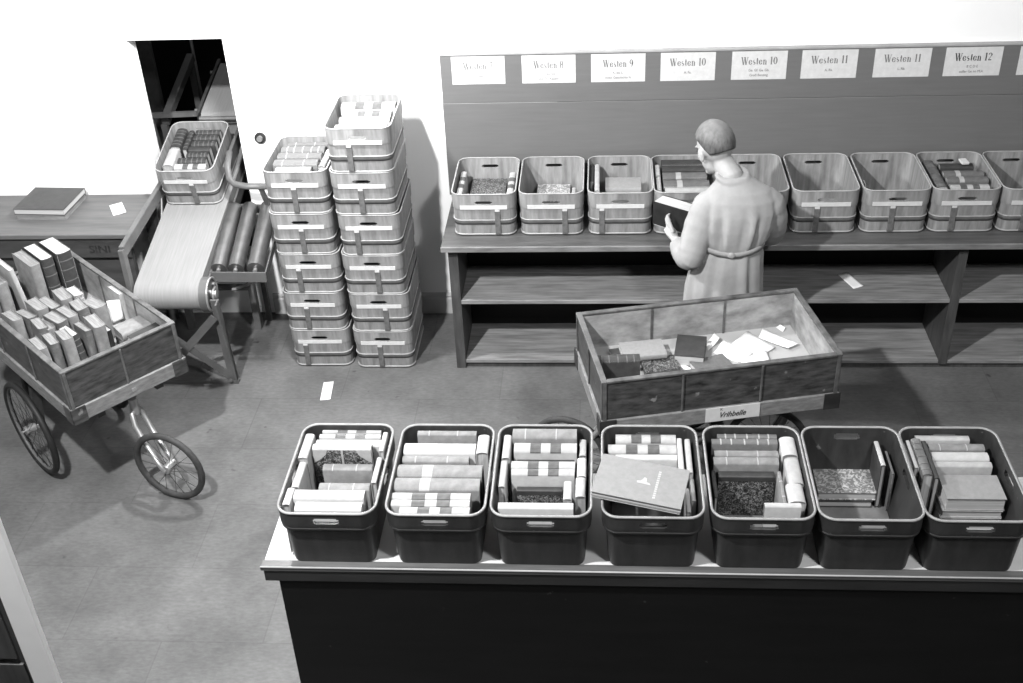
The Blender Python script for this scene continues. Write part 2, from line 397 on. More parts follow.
# ------------------------------------------------------------------ crates
CW, CD, CH = .358, .490, .270
def rrect(w, d, r, seg=5, slots=True):
    """rounded rectangle, counter-clockwise, with extra points on the short sides where the slots start"""
    P = []
    def side(a, c, ts):
        for u in ts: P.append(((a[0]+(c[0]-a[0])*u), (a[1]+(c[1]-a[1])*u)))
    xs = [-.048, -.040, -.02, .02, .040, .048]
    hw, hd = w/2, d/2
    P.append((-hw+r, -hd))
    for x in xs: P.append((x, -hd))
    P.append((hw-r, -hd))
    for i in range(1, seg+1): a = -PI/2+PI/2*i/(seg+1); P.append((hw-r+r*math.cos(a), -hd+r+r*math.sin(a)))
    P.append((hw, -hd+r))
    for y in xs: P.append((hw, y))
    P.append((hw, hd-r))
    for i in range(1, seg+1): a = PI/2*i/(seg+1); P.append((hw-r+r*math.cos(a), hd-r+r*math.sin(a)))
    P.append((hw-r, hd))
    for x in reversed(xs): P.append((x, hd))
    P.append((-hw+r, hd))
    for i in range(1, seg+1): a = PI/2+PI/2*i/(seg+1); P.append((-hw+r+r*math.cos(a), hd-r+r*math.sin(a)))
    P.append((-hw, hd-r))
    for y in reversed(xs): P.append((-hw, y))
    P.append((-hw, -hd+r))
    for i in range(1, seg+1): a = PI+PI/2*i/(seg+1); P.append((-hw+r+r*math.cos(a), -hd+r+r*math.sin(a)))
    return P
# index ranges of the slot columns: sides start at 0, 8+5=13, 26, 39
SEG = 5
def crate_shell(profile, zs_slot, sides=(0, 2), band_from=None, thick=.006):
    """profile: list of (z, inset); outer skin and inner skin joined, with slot holes"""
    b = MB(); n = len(rrect(1, 1, .1))
    def ring(z, ins): return [Vector((x, y, z)) for x, y in rrect(CW-2*ins, CD-2*ins, max(.058-ins, .02))]
    outer = [ring(z, i) for z, i in profile]; inner = [ring(max(z, .008), thick+profile[0][1]*(1-z/.268)) for z, i in profile]
    nr = len(profile)
    skip = set()
    for k, (z, i) in enumerate(profile[:-1]):
        if zs_slot[0]-1e-6 <= z and profile[k+1][0] <= zs_slot[1]+1e-6:
            for sd in sides:
                base = sd*13
                first = base+1; last = base+5
                rr = range(first, last+1)
                mid = len([1 for q in profile if zs_slot[0]-1e-6 <= q[0] <= zs_slot[1]+1e-6])
                edge = abs(z-zs_slot[0]) < 1e-6 or abs(profile[k+1][0]-zs_slot[1]) < 1e-6
                for c in rr:
                    if edge and c in (first, last-0): continue
                    skip.add((k, c))
    V = [p for r in outer for p in r]+[p for r in inner for p in r]; off = nr*n; F = []; MI = []; SM = []
    for k in range(nr-1):
        for j in range(n):
            q = (j+1) % n
            if (k, j) in skip: continue
            F.append((k*n+j, k*n+q, (k+1)*n+q, (k+1)*n+j)); F.append((off+k*n+q, off+k*n+j, off+(k+1)*n+j, off+(k+1)*n+q))
    for (k, j) in skip:      # walls of the hole
        q = (j+1) % n
        for (nb, e) in (((k-1, j), (k*n+j, k*n+q)), ((k+1, j), ((k+1)*n+q, (k+1)*n+j)), ((k, j-1), ((k+1)*n+j, k*n+j)), ((k, j+1), (k*n+q, (k+1)*n+q))):
            if nb not in skip: F.append((e[0], e[1], off+e[1], off+e[0]))
    for j in range(n):
        q = (j+1) % n; k = nr-1
        F.append((k*n+j, k*n+q, off+k*n+q, off+k*n+j))
    F.append(tuple(range(n-1, -1, -1))); F.append(tuple(off+j for j in range(n)))
    b.add(V, F, False)
    for i in range(len(b.f)): b.sm[i] = len(b.f[i]) == 4
    return b
def hoop(z0, z1, ins, out, r=.058):
    b = MB()
    A = [Vector((x, y, 0)) for x, y in rrect(CW-2*ins, CD-2*ins, max(r-ins, .02))]
    B = [Vector((x, y, 0)) for x, y in rrect(CW-2*(ins-out), CD-2*(ins-out), max(r-ins+out, .02))]
    n = len(A); V = []; 
    for P, z in ((A, z0), (B, z0), (B, z1), (A, z1)): V += [p+Vector((0, 0, z)) for p in P]
    F = [((i % 4)*n+j, (i % 4)*n+(j+1) % n, ((i+1) % 4)*n+(j+1) % n, ((i+1) % 4)*n+j) for i in range(4) for j in range(n)]
    b.add(V, F, True); return b

def squash(t, fy, fz, fx=1):
    def go(o):
        if o.type == 'MESH': o.data.transform(Matrix.Diagonal((fx, fy, fz, 1)))
        for c in o.children: go(c)
    go(t); return t
def proto_light():
    t = thing('book_crate', 'x', 'crate')
    prof = [(.002, .012), (.02, .009), (.10, .007), (.172, .006), (.174, .002), (.200, .001), (.204, .001), (.208, .001), (.221, .001), (.225, .001), (.262, 0), (.268, 0)]
    crate_shell(prof, (.204, .225)).build('body', M['crate'], t).modifiers.new('edges', 'EDGE_SPLIT').split_angle = R(35)
    hoop(.265, .271, .0062, .0068).build('rim', M['crate_rim'], t)
    hoop(.100, .105, .008, .006).build('hoop_rail', M['crate_rim'], t)
    hoop(.074, .100, .008, .003).build('hoop_band', M['crate_rail'], t)
    hoop(.006, .014, .011, .006).build('base_rail', M['crate_rim'], t)
    MB().box(-.13, .13, -CD/2-.001, -CD/2+.002, .174, .199).build('label_strip', M['strip'], t)
    s = MB().box(-.015, .015, -CD/2-.001, -CD/2+.010, .012, .160).build('strap', M['crate_strap'], t, .001)
    MB().box(-.013, .013, -CD/2-.003, -CD/2, .160, .172).build('strap_tip', M['strip'], s)
    return squash(t, 1, .955)
def proto_dark():
    t = thing('book_crate', 'x', 'crate')
    prof = [(.002, .028), (.02, .025), (.190, .014), (.196, .003), (.205, .001), (.218, .001), (.222, .001), (.227, .001), (.240, .001), (.245, .001), (.262, 0), (.268, 0)]
    crate_shell(prof, (.218, .245), sides=(0, 1, 2, 3), thick=.009).build('body', M['fcrate'], t).modifiers.new('edges', 'EDGE_SPLIT').split_angle = R(35)
    hoop(.2635, .2715, .0065, .008).build('rim', M['fcrate_rim'], t)
    hoop(.186, .196, .013, .010).build('band_edge', M['fcrate_band'], t)
    MB().box(-.14, .14, -.20, .20, .0085, .0092).build('floor_board', M['crate_floor'], t)
    return squash(t, 1.04, .93, .975)

ORD = ['first', 'second', 'third', 'fourth', 'fifth', 'sixth', 'seventh', 'eighth', 'ninth']
PL = proto_light(); PD = proto_dark()
used = {}
def place(proto, loc, label, group, rz=0, rot=None, strap=None):
    if proto.name in used: o = copy_tree(proto)
    else: o = proto; used[proto.name] = 1
    o.location = loc; o.rotation_euler = rot if rot else (0, 0, rz)
    if len(re.findall(r"[A-Za-z0-9'-]+", label)) > 15: print('LONG', label)
    o['label'] = label; o['category'] = 'crate'; o['group'] = group
    if strap is not None:
        for ch in o.children:
            if ch.name.startswith('strap'): ch.location.x = strap
    return o
FX = [-.949, -.570, -.207, .174, .543, .899, 1.247]; FY = 3.212; FZ = 1.0
RX = [-.648, -.276, .102, .462, .832, 1.206, 1.580, 1.942, 2.305]; RY = 5.978
CR = {}
FD = ['of white and cream books around a gap, leftmost on the front counter', 'packed with rows of pale books, second on the front counter',
 'of patched pale books and a speckled one, third from left in front', 'with a large grey book lying across its top, on the front counter',
 'with a big speckled cover showing, just left of the nearly empty crate', 'nearly empty, one speckled book on its floor, on the front counter',
 'with pale books stacked flat in it, rightmost on the front counter']
for i, x in enumerate(FX):
    CR['f%d' % (i+1)] = place(PD, (x, FY, FZ+.0005), 'dark crate '+FD[i], 'dark crates on the front counter')
RD = ['with a speckled book between side rows, first of the back row', 'nearly empty but for a mottled book, second in the back row',
 'with a grey book lying flat, third in the back row', 'packed with dark books, left of the man at the back counter',
 'standing behind the man\'s right shoulder in the back row', 'quite empty, first one right of the man in the back row',
 'with a small white slip and low pale book, back row', 'full of dark books with a white tag on top, back row',
 'cut off by the edge at the end of the back row']
RS = [.075, .075, -.10, .02, .04, -.045, -.02, -.06, -.05]
for i, x in enumerate(RX):
    CR['r%d' % (i+1)] = place(PL, (x, RY, CT+.0005), 'light crate '+RD[i], 'light crates along the back counter', strap=RS[i])
PITCH = .2555
WORD6 = ['bottom crate, standing on the floor', 'second crate up', 'third crate up', 'fourth crate up', 'fifth crate up', 'topmost crate']
st_r = [-.02, .035, .025, -.07, -.01, -.05]; jr = [0, .003, -.003, .003, -.004, .001]
for k in range(6):
    w = WORD6[k]
    CR['sr%d' % k] = place(PL, (-1.283+jr[k], 5.895-.004*k, .0005+k*PITCH), 'light crate, '+w+' of the taller right-hand stack', 'stacked crates by the back wall', rz=R([0, .4, -.3, .3, -.4, .2][k]), strap=st_r[k])
st_l = [-.09, -.04, -.06, .0, -.01]; jl = [0, -.004, .004, -.002, .004]
for k in range(5):
    w = WORD6[k] if k < 4 else WORD6[5]
    CR['sl%d' % k] = place(PL, (-1.664+jl[k], 5.912-.003*k, .0005+k*PITCH), 'light crate, '+w+' of the shorter left-hand stack', 'stacked crates by the back wall', rz=R([.5, -.4, .4, .2, -.3][k]), strap=st_l[k])

# ------------------------------------------------------------------ books
STY = {  # cover, pages, marks, words
 'label': ('c_cream', 'pages', 'patches', 'cream book with dark title patches'),
 'patch2': ('c_cream', 'pages', 'patches', 'white book with dark title patches'),
 'cream': ('c_cream', 'pages', None, 'plain cream book'),
 'white': ('c_white', 'pages', None, 'plain white book'),
 'tan': ('c_tan', 'pages', 'lines', 'tan book'),
 'grey': ('c_mid', 'pages', 'lines', 'grey book with faint ribs'),
 'grey2': ('c_tan', 'pages', 'title', 'thick light grey titled book'),
 'band': ('c_mid', 'pages_old', 'bands', 'grey book with light raised bands'),
 'dark': ('c_dark', 'pages', None, 'dark book'),
 'darkband': ('c_grey', 'pages', 'title', 'dark grey titled book'),
 'round': ('c_brown', 'pages', 'bands', 'thick brown round-backed book'),
 'half': ('marble', 'pages', 'half', 'speckled book with pale leather spine and corners'),
 'marble': ('marble', 'pages_old', 'darkspine', 'book with coarsely speckled cover'),
 'marblepale': ('marble_pale', 'pages', None, 'pale mottled book'),
 'thin': ('c_dark', 'pages', 'whitespine', 'thin dark book with white edge'),
 'thin2': ('c_grey', 'pages', None, 'very thin grey book'),
 'old': ('c_brown', 'pages_old', 'bands', 'worn brown leather book'),
 'olddark': ('c_dark', 'pages', 'bands', 'dark ribbed book'),
 'oldpale': ('c_tan', 'pages_old', None, 'worn pale book'),
 'black': ('c_black', 'pages', None, 'black book'),
 'mid': ('c_light', 'pages', None, 'smooth light grey book'),
}
def spine_arc(T, x0, x1, off, n=8):
    rings = []
    for x in (x0, x1):
        rings.append([Vector((x, -(T/2+off)*math.cos(PI*i/n), -T*.22+(T*.22+off)*math.sin(PI*i/n))) for i in range(n+1)]+
                     [Vector((x, (T/2-.001)*math.cos(PI*(n-i)/n)*-1, -T*.22-.0015+(T*.22)*math.sin(PI*(n-i)/n))) for i in range(n+1)])
    return rings
def book(style, L, T, W, label, group, M4, name='book', cat='book'):
    """book with its spine along local X on top (+Z), thickness along Y, boards hanging to -Z; origin at the middle of the spine's crown"""
    cv, pg, mk, _ = STY[style]
    t = thing(name, label, cat, group=group)
    t.matrix_world = M4
    b = MB(); c = min(.0028, T*.2); k = T*.22
    n = 8
    # cover: one closed cross-section extruded along X
    out = [(-T/2, -W), ]+[(-(T/2)*math.cos(PI*i/n), -k+k*math.sin(PI*i/n)) for i in range(n+1)]+[(T/2, -W)]
    inn = [(T/2-c, -W)]+[((T/2-c)*math.cos(PI*i/n), -k+(k-c)*math.sin(PI*i/n)) for i in range(n+1)]+[(-T/2+c, -W)]
    sec = out+inn
    for s0 in range(1):
        ra = [Vector((-L/2, y, z)) for y, z in sec]; rb = [Vector((L/2, y, z)) for y, z in sec]
        m = len(sec)
        b.add(ra+rb, [(i, (i+1) % m, m+(i+1) % m, m+i) for i in range(m)], True)
        q = len(out)
        caps = [(i, i+1, m-2-i, m-1-i) for i in range(q-1)]
        b.add(ra+rb, [tuple(reversed(f)) for f in caps]+[tuple(m+i for i in f) for f in caps])
    cvo = b.build('cover', M[cv], t)
    cvo.modifiers.new('edges', 'EDGE_SPLIT').split_angle = R(40)
    pz = MB(); e = .0035
    pz.box(-L/2+e, L/2-e, -T/2+c, T/2-c, -W+e, -k*.6)
    pz.build('page_block', M[pg], t)
    def strip(xa, xb, off, m_, nm):
        rings = spine_arc(T, xa, xb, off)
        MB().loft(rings, smooth=False).build(nm, M[m_], t)
    if mk == 'patches':
        for xa in (-.24, .08):
            strip(L*xa, L*(xa+.17), .0006, 'patch', 'title_patch')
    elif mk == 'bands':
        for q in (-.36, -.2, .0, .2, .36): strip(L*q-.0025, L*q+.0025, .0014, 'c_cream' if style == 'band' else ('c_grey' if style == 'olddark' else cv), 'raised_band')
    elif mk == 'lines':
        for q in (-.3, .18): strip(L*q-.002, L*q+.002, .0005, 'c_cream', 'spine_line')
    elif mk == 'title':
        strip(-L*.2, -L*.08, .0005, 'c_cream', 'title_patch')
    elif mk == 'half':
        strip(-L*.5+.0005, L*.5-.0005, .0008, 'c_cream', 'spine_leather')
        for sx in (-1, 1):
            bb = MB(); x = sx*(L/2-.001)
            pts = [(x, -k-.001), (x-sx*.055, -k-.001), (x-sx*.048, -k-.022), (x-sx*.022, -k-.045), (x, -k-.06)]
            vs = [(p[0], -T/2-.0008, p[1]) for p in pts]+[(p[0], -T/2+.0005, p[1]) for p in pts]
            m = len(pts)
            bb.add(vs, [tuple(range(m)), tuple(range(2*m-1, m-1, -1))]+[(i, (i+1) % m, m+(i+1) % m, m+i) for i in range(m)])
            bb.build('corner_leather', M['c_cream'], t)
        MB().box(-.004, .004, -T/2-.0009, -T/2+.0005, -W, -k-.001).build('ribbon', M['c_cream'], t)
    elif mk == 'darkspine':
        strip(-L*.5+.0005, L*.5-.0005, .0006, 'c_dark', 'spine_leather')
        MB().box(-L/2+.0006, L/2-.0006, -T/2-.0008, -T/2+.0006, -k-.016, -k+.001).build('spine_leather', M['c_dark'], t)
    elif mk == 'whitespine':
        strip(-L*.5+.0005, L*.5-.0005, .0006, 'c_white', 'spine_cloth')
    return t
def TRS(loc, rz=0, rx=0, ry=0, pre=None):
    m = Matrix.Translation(loc) @ Matrix.Rotation(rz, 4, 'Z') @ Matrix.Rotation(ry, 4, 'Y') @ Matrix.Rotation(rx, 4, 'X')
    return m @ pre if pre is not None else m

BOOKS = {
 'f1': [('X','label',.245,-.104,.12,.222,.238), ('X','label',.24,-.112,.122,.197,.220), ('X','cream',.235,-.119,.127,.155,.195),
  ('Y','cream',.25,-.166,-.128,.063,.205), ('Y','cream',.23,-.161,-.131,-.079,.061),
  ('X','half',.25,-.121,.1,.115,.150), ('X','tan',.2,-.076,.108,.055,.095), ('X','tan',.18,-.076,.11,-.035,.010),
  ('Y','cream',.26,.133,.152,.093,.205), ('Y','cream',.23,.125,.146,-.052,.091),
  ('X','white',.25,-.132,.119,-.158,-.107), ('X','white',.24,-.118,.118,-.209,-.160), ('Y','white',.25,-.163,-.135,-.195,-.107)],
 'f2': [('X','tan',.25,-.118,.104,.204,.234), ('X','white',.245,-.158,.108,.106,.171), ('X','tan',.235,-.158,.087,.065,.103),
  ('X','grey2',.25,-.164,.144,-.029,.041), ('X','grey2',.25,-.164,.142,-.103,-.033),
  ('X','label',.245,-.164,.114,-.150,-.115), ('X','label',.245,-.160,.115,-.187,-.152), ('X','label',.245,-.126,.118,-.226,-.189),
  ('Y','white',.25,.111,.157,.1,.205)],
 'f3': [('X','tan',.265,-.122,.116,.176,.238), ('X','label',.25,-.113,.117,.112,.170), ('X','marble',.215,-.101,.109,.085,.106),
  ('X','label',.24,-.118,.112,.030,.072), ('X','label',.24,-.115,.111,-.010,.028), ('X','marble',.19,-.095,.069,-.042,-.016),
  ('Y','white',.24,.074,.104,-.14,-.045), ('Y','cream',.25,-.155,-.125,.071,.205), ('Y','cream',.24,-.157,-.132,-.077,.067),
  ('Y','cream',.23,.125,.152,.112,.205), ('Y','white',.24,.119,.153,-.017,.085), ('Y','cream',.24,.115,.152,-.126,-.024),
  ('X','white',.235,-.150,.110,-.185,-.150)],
 'f4': [('X','label',.24,-.122,.099,.185,.235), ('X','label',.235,-.150,.099,.130,.181), ('X','white',.23,-.123,.099,.092,.124),
  ('Y','white',.235,.101,.121,.006,.210), ('Y','cream',.24,.130,.150,.009,.200), ('Y','white',.22,.137,.153,-.121,-.003), ('Y','cream',.22,.117,.132,-.18,-.055)],
 'f5': [('X','band',.24,-.118,.098,.210,.236), ('X','band',.24,-.141,.097,.176,.208), ('X','tan',.23,-.135,.093,.119,.153), ('X','tan',.23,-.141,.09,.074,.117),
  ('X','marble',.2,-.126,.073,.035,.070), ('Y','white',.25,.103,.160,.101,.205), ('Y','cream',.24,.108,.162,-.043,.097),
  ('Y','tan',.23,.077,.090,-.137,.030), ('Y','white',.24,.094,.155,-.140,-.046), ('X','white',.245,.010,.132,-.175,-.150), ('Y','dark',.2,-.150,-.136,-.080,.067)],
 'f6': [('Y','thin',.215,.095,.111,.085,.225), ('Y','thin2',.19,.132,.141,.068,.198)],
 'f7': [('X','cream',.24,-.108,.081,.204,.236), ('Y','tan',.235,-.168,-.152,.054,.190), ('Y','cream',.24,-.149,-.134,.045,.200),
  ('Y','round',.25,-.132,-.096,-.002,.200), ('Y','dark',.24,-.094,-.076,-.010,.198),
  ('X','tan',.23,-.070,.126,.164,.202), ('X','white',.225,-.069,.129,.113,.162), ('X','cream',.22,-.072,.13,.078,.110)],
 'r1': [('Y','label',.22,-.164,-.127,-.134,.154), ('Y','label',.22,.120,.158,-.141,.137)],
 'r2': [('Y','cream',.13,.107,.129,.017,.109)],
 'r3': [('Y','dark',.24,-.166,-.145,-.033,.190), ('Y','cream',.24,-.141,-.112,-.152,.190), ('X','cream',.225,-.100,.142,-.184,-.135)],
 'r4': [('X','dark',.26,-.122,.115,.141,.220), ('X','dark',.255,-.122,.118,.074,.130), ('X','darkband',.255,-.122,.122,-.019,.060), ('X','darkband',.25,-.122,.130,-.118,-.030), ('X','cream',.25,-.115,.12,-.185,-.130),
   ('Y','white',.25,-.160,-.132,.012,.154), ('Y','cream',.25,-.158,-.133,-.171,-.013)],
 'r7': [('X','label',.2,-.062,.135,-.181,-.144)],
 'r8': [('Y','round',.25,-.145,-.085,-.165,.175), ('X','dark',.24,-.061,.12,.105,.163), ('X','darkband',.245,-.067,.147,-.005,.060), ('X','darkband',.245,-.067,.15,-.081,-.015), ('X','label',.235,-.067,.140,-.150,-.100)],
 'sl4': [('X','grey',.245,-.130,.10,.176,.220), ('X','band',.25,-.150,.10,.084,.161), ('X','grey',.25,-.150,.10,-.001,.069), ('X','grey',.25,-.150,.098,-.096,-.018), ('X','tan',.255,-.115,.082,-.198,-.124), ('Y','marblepale',.25,.112,.150,-.13,.10)],
 'sr5': [('X','patch2',.25,-.150,.150,.110,.195), ('X','patch2',.24,-.106,.141,.010,.087), ('X','white',.24,-.130,.145,-.061,.0), ('X','cream',.23,-.140,.140,-.160,-.070)],
 'cv': [('Y','olddark',.25,-.150,-.085,.02,.20), ('Y','cream',.25,-.150,-.085,-.16,.00), ('Y','olddark',.24,-.070,-.040,.0,.19), ('X','olddark',.235,-.03,.12,.165,.21), ('X','olddark',.235,-.03,.12,.11,.155), ('X','olddark',.235,-.03,.12,.05,.10),
   ('X','dark',.24,-.03,.10,-.01,.04), ('X','olddark',.24,-.03,.10,-.065,-.02), ('X','olddark',.24,-.07,.10,-.12,-.07), ('X','label',.25,-.07,.12,-.19,-.14)],
}
CRN = {'f1': 'leftmost front crate', 'f2': 'second front crate from left', 'f3': 'third front crate from left', 'f4': 'front crate under the grey book', 'f5': 'front crate with big speckled cover',
 'f6': 'nearly empty front crate', 'f7': 'rightmost front crate', 'r1': 'first crate of back row', 'r2': 'second crate of back row', 'r3': 'third crate of back row',
 'r4': 'back-row crate beside the man', 'r7': 'back-row crate with white slip', 'r8': 'back-row crate with white tag', 'sl4': 'top of the shorter stack', 'sr5': 'top of the taller stack', 'cv': 'crate on the conveyor'}
CV_T = Matrix.Translation((-2.445, 6.150+.245*math.cos(math.atan(.24)), .8395+.245*math.sin(math.atan(.24))+.0015)) @ Matrix.Rotation(math.atan(.24), 4, 'X')
cvc = copy_tree(PL); cvc.matrix_world = CV_T
tag(cvc, 'light wooden crate full of dark ribbed books riding on the pale conveyor belt', 'crate', 'crate on the conveyor')
for ch in cvc.children:
    if ch.name.startswith('strap'): ch.location.x = .03
CR['cv'] = cvc
def crate_mw(o):
    return Matrix.LocRotScale(o.location, o.rotation_euler, (1, 1, 1))
for key, rows in BOOKS.items():
    base = crate_mw(CR[key])
    xs = sorted([r for r in rows if r[0] == 'X'], key=lambda r: -r[5]); ys = sorted([r for r in rows if r[0] == 'Y'], key=lambda r: -(r[5]))
    for r in rows:
        ty, stl, zt, xa, xb, ya, yb = r
        zt = zt*(.965 if key[0] == 'f' else .96)
        cx, cy = (xa+xb)/2, (ya+yb)/2; W = zt-.0095
        if ty == 'X':
            Lb, Tb = xb-xa, (yb-ya)*.97; i = xs.index(r); n = len(xs)
            pos = ('only row' if n == 1 else 'frontmost' if i == n-1 else ('rearmost' if i == 0 else ORD[i]+' from back'))
            m = base @ TRS((cx, cy, zt))
        else:
            Lb, Tb = yb-ya, (xb-xa)*.97
            side = 'left' if cx < 0 else 'right'
            same = sorted([q for q in ys if ((q[3]+q[4])/2 < 0) == (cx < 0)], key=lambda q: -(q[5]+q[6]))
            i = same.index(r); n = len(same)
            pos = 'along the %s wall' % side if n == 1 else ('%s along %s wall' % ({0: 'rear one', n-1: 'front one'}.get(i, ORD[i]+' from back'), side))
            m = base @ TRS((cx, cy, zt), rz=PI/2)
        stl2 = stl
        book(stl2, Lb, Tb, W, '%s, %s, %s' % (STY[stl][3], pos, CRN[key]), 'books packed in the '+CRN[key], m)

def flat(style, L, W, T, loc, rz, label, group, base=None, rx=0, ry=0, spine_front=True, name='book', cat='book'):
    """book lying flat: loc is the centre of its underside; spine along the local X on the -Y side"""
    pre = Matrix.Translation((0, -W/2, T/2)) @ Matrix.Rotation(PI/2, 4, 'X')
    if not spine_front: pre = Matrix.Rotation(PI, 4, 'Z') @ pre
    m = TRS(loc, rz, rx, ry) @ pre
    if base is not None: m = base @ m
    return book(style, L, T, W, label, group, m, name, cat)
B = lambda k: crate_mw(CR[k])
FG = 'books packed in the '
flat('marblepale', .215, .15, .034, (-.005, .165, .040), 0, 'pale mottled book lying flat on the floor of the nearly empty front crate', FG+CRN['f6'], B('f6'), spine_front=False)
flat('dark', .20, .14, .029, (-.015, .155, .0095), 0, 'dark book lying underneath the mottled one in the nearly empty front crate', FG+CRN['f6'], B('f6'), spine_front=False)
z0 = .0095
for k, (dx, T_, sty, w_) in enumerate([(.03, .045, 'dark', 'dark book lowest'), (.03, .055, 'cream', 'cream book second from bottom'), (.032, .03, 'cream', 'thin cream book second from top'), (.038, .052, 'mid', 'grey-covered book topmost')]):
    flat(sty, .210-.003*k, .150-.004*k, T_, (dx, -.008, z0), 0, w_+' of the flat pile, rightmost front crate', FG+CRN['f7'], B('f7'), spine_front=False); z0 += T_+.001
flat('black', .18, .20, .085, (0, .10, .0095), 0, 'thick dark book under the speckled one, first crate of back row', FG+CRN['r1'], B('r1'))
flat('marble', .20, .22, .045, (0, .095, .0955), 0, 'speckled book lying flat between the side rows, leftmost crate of the back row', FG+CRN['r1'], B('r1'))
flat('black', .17, .16, .05, (0, .13, .0095), 0, 'dark book under the mottled one, second crate of back row', FG+CRN['r2'], B('r2'))
flat('marblepale', .19, .17, .035, (0, .13, .0605), 0, 'mottled book lying flat on the bottom, second crate of the back row', FG+CRN['r2'], B('r2'))
z0 = .0095
for k, (T_, sty, w_) in enumerate([(.06, 'dark', 'dark thick book at the bottom'), (.055, 'label', 'cream book in the middle'), (.048, 'mid', 'grey book on top')]):
    flat(sty, .20, .15, T_, (.02, .055, z0), 0, w_+' of the flat pile, third crate of the back row', FG+CRN['r3'], B('r3')); z0 += T_+.001
flat('cream', .17, .12, .03, (.02, .0, .0095), .1, 'low cream book on the bottom, back-row crate with white slip', FG+CRN['r7'], B('r7'))
s = MB().box(-.002, .002, -.028, .028, 0, .05, T=TRS((-.128, -.03, .155), 0, 0, R(-8))).build('paper_slip', M['paper']); s.matrix_world = B('r7'); tag(s, 'small white slip tucked at the left wall of a back-row crate', 'paper')
MB().box(-.011, .011, -.06, .06, .0095, .17, T=TRS((-.12, -.03, 0), 0, 0, 0)).build('x', M['c_brown']).name = 'pamphlet'
o = bpy.data.objects['pamphlet']; o.matrix_world = B('r7'); tag(o, 'brown pamphlet leaning by the left wall, back-row crate with white slip', 'pamphlet')
s = MB().box(-.02, .02, -.03, .03, 0, .012).build('tag_card', M['strip'], None, .002); s.matrix_world = B('r8') @ TRS((.068, .13, .2425), .1); tag(s, 'small white tag lying on the dark books of a back-row crate', 'tag')
# the big grey book lying across the fourth front crate, a thin booklet under it
bb = B('f4') @ TRS((-.040, -.098, .2545), R(-12), 0, R(4.0))
flat('cream', .305, .205, .008, (0, 0, 0), 0, 'thin pale booklet under the big grey book across a front crate', 'loose books across the front crate', bb, spine_front=False)
gb = flat('mid', .310, .212, .016, (0, .004, .0085), 0, 'big grey book with pale emblem lying across a front crate', 'loose books across the front crate', bb, spine_front=False)
# emblem and title line, on the cover (book local: cover face is -Y side or +Y side)
def on_cover(parent, T, pts, nm, m_):
    b = MB(); n = len(pts); y0, y1 = T/2-.0002, T/2+.0006
    b.add([(p[0], y0, p[1]) for p in pts]+[(p[0], y1, p[1]) for p in pts], [tuple(range(n)), tuple(range(2*n-1, n-1, -1))]+[(i, (i+1) % n, n+(i+1) % n, n+i) for i in range(n)])
    return b.build(nm, m_, parent)
Tg = -.016
def cover_pts(P, sgn=1): return P
def emblem(parent, T, W):
    b = MB(); y0 = T/2-.0003; y1 = T/2+.0006
    def poly(pts):
        pts = [(-p[0], p[1]-W/2) for p in pts]; n = len(pts)
        b.add([(p[0], y0, p[1]) for p in pts]+[(p[0], y1, p[1]) for p in pts], [tuple(range(n)), tuple(range(2*n-1, n-1, -1))]+[(i, (i+1) % n, n+(i+1) % n, n+i) for i in range(n)])
    cx, cz = .012, -.002
    poly([(cx-.024, cz-.012), (cx+.024, cz-.014), (cx+.018, cz-.004), (cx+.008, cz-.002), (cx+.006, cz+.018), (cx-.003, cz+.022), (cx-.008, cz+.008), (cx-.014, cz), (cx-.026, cz-.002)])
    for k in range(13): poly([(cx+.040, cz-.078+k*.0115), (cx+.049, cz-.078+k*.0115), (cx+.049, cz-.070+k*.0115), (cx+.040, cz-.070+k*.0115)])
    return b.build('emblem', M['c_white'], parent)
emblem(gb, .016, .212)

# ------------------------------------------------------------------ front counter
t = thing('front_counter', 'black panelled counter with pale top in the foreground carrying the dark crates', 'counter', (0, 2.96, 0))
MB().box(-1.205, 3.2, .032, .53, FZ-.030, FZ).build('counter_top', M['front_top'], t, .002)
MB().box(-1.214, 3.2, -.004, .032, FZ-.020, FZ).build('top_edge_strip', M['counter_top'], t, .002)
MB().tube([(-1.213, -.003, FZ-.002), (3.2, -.003, FZ-.002)], .0035, 8).build('worn_corner', M['board_cap'], t)  # bright highlight on the front corner, put in as a pale bar
MB().box(-1.205, 3.2, 0, .010, FZ-.072, FZ-.021).build('front_edge', M['front_edge'], t, .002)
MB().box(-1.160, 3.2, .012, .50, 0, FZ-.031).build('cabinet_body', M['black_panel'], t, .002)

# ------------------------------------------------------------------ book carts
LT, WT = 1.12, .605
def wheel_mesh(parent, r, tyre, name, spokes=20):
    """wheel in the local XZ plane, centre at origin"""
    b = MB(); b.tube([(r*.90*math.cos(2*PI*k/40), 0, r*.90*math.sin(2*PI*k/40)) for k in range(40)], .010, 8, loop=True)
    w = b.build(name, M['steel_paint'], parent)
    MB().tube([((r-.016)*math.cos(2*PI*k/44), 0, (r-.016)*math.sin(2*PI*k/44)) for k in range(44)], .0175, 10, loop=True).build('tyre', M[tyre], w)
    b = MB()
    for k in range(spokes):
        a = 2*PI*k/spokes; s = 1 if k % 2 else -1
        b.tube([(.02*math.cos(a+.5*s), .022*s, .02*math.sin(a+.5*s)), (r*.88*math.cos(a), 0, r*.88*math.sin(a))], .0014, 5)
    b.build('spokes', M['iron'], w)
    MB().cyl((0, -.035, 0), (0, .035, 0), .024).cyl((0, -.05, 0), (0, .05, 0), .008).build('hub', M['steel'], w)
    return w
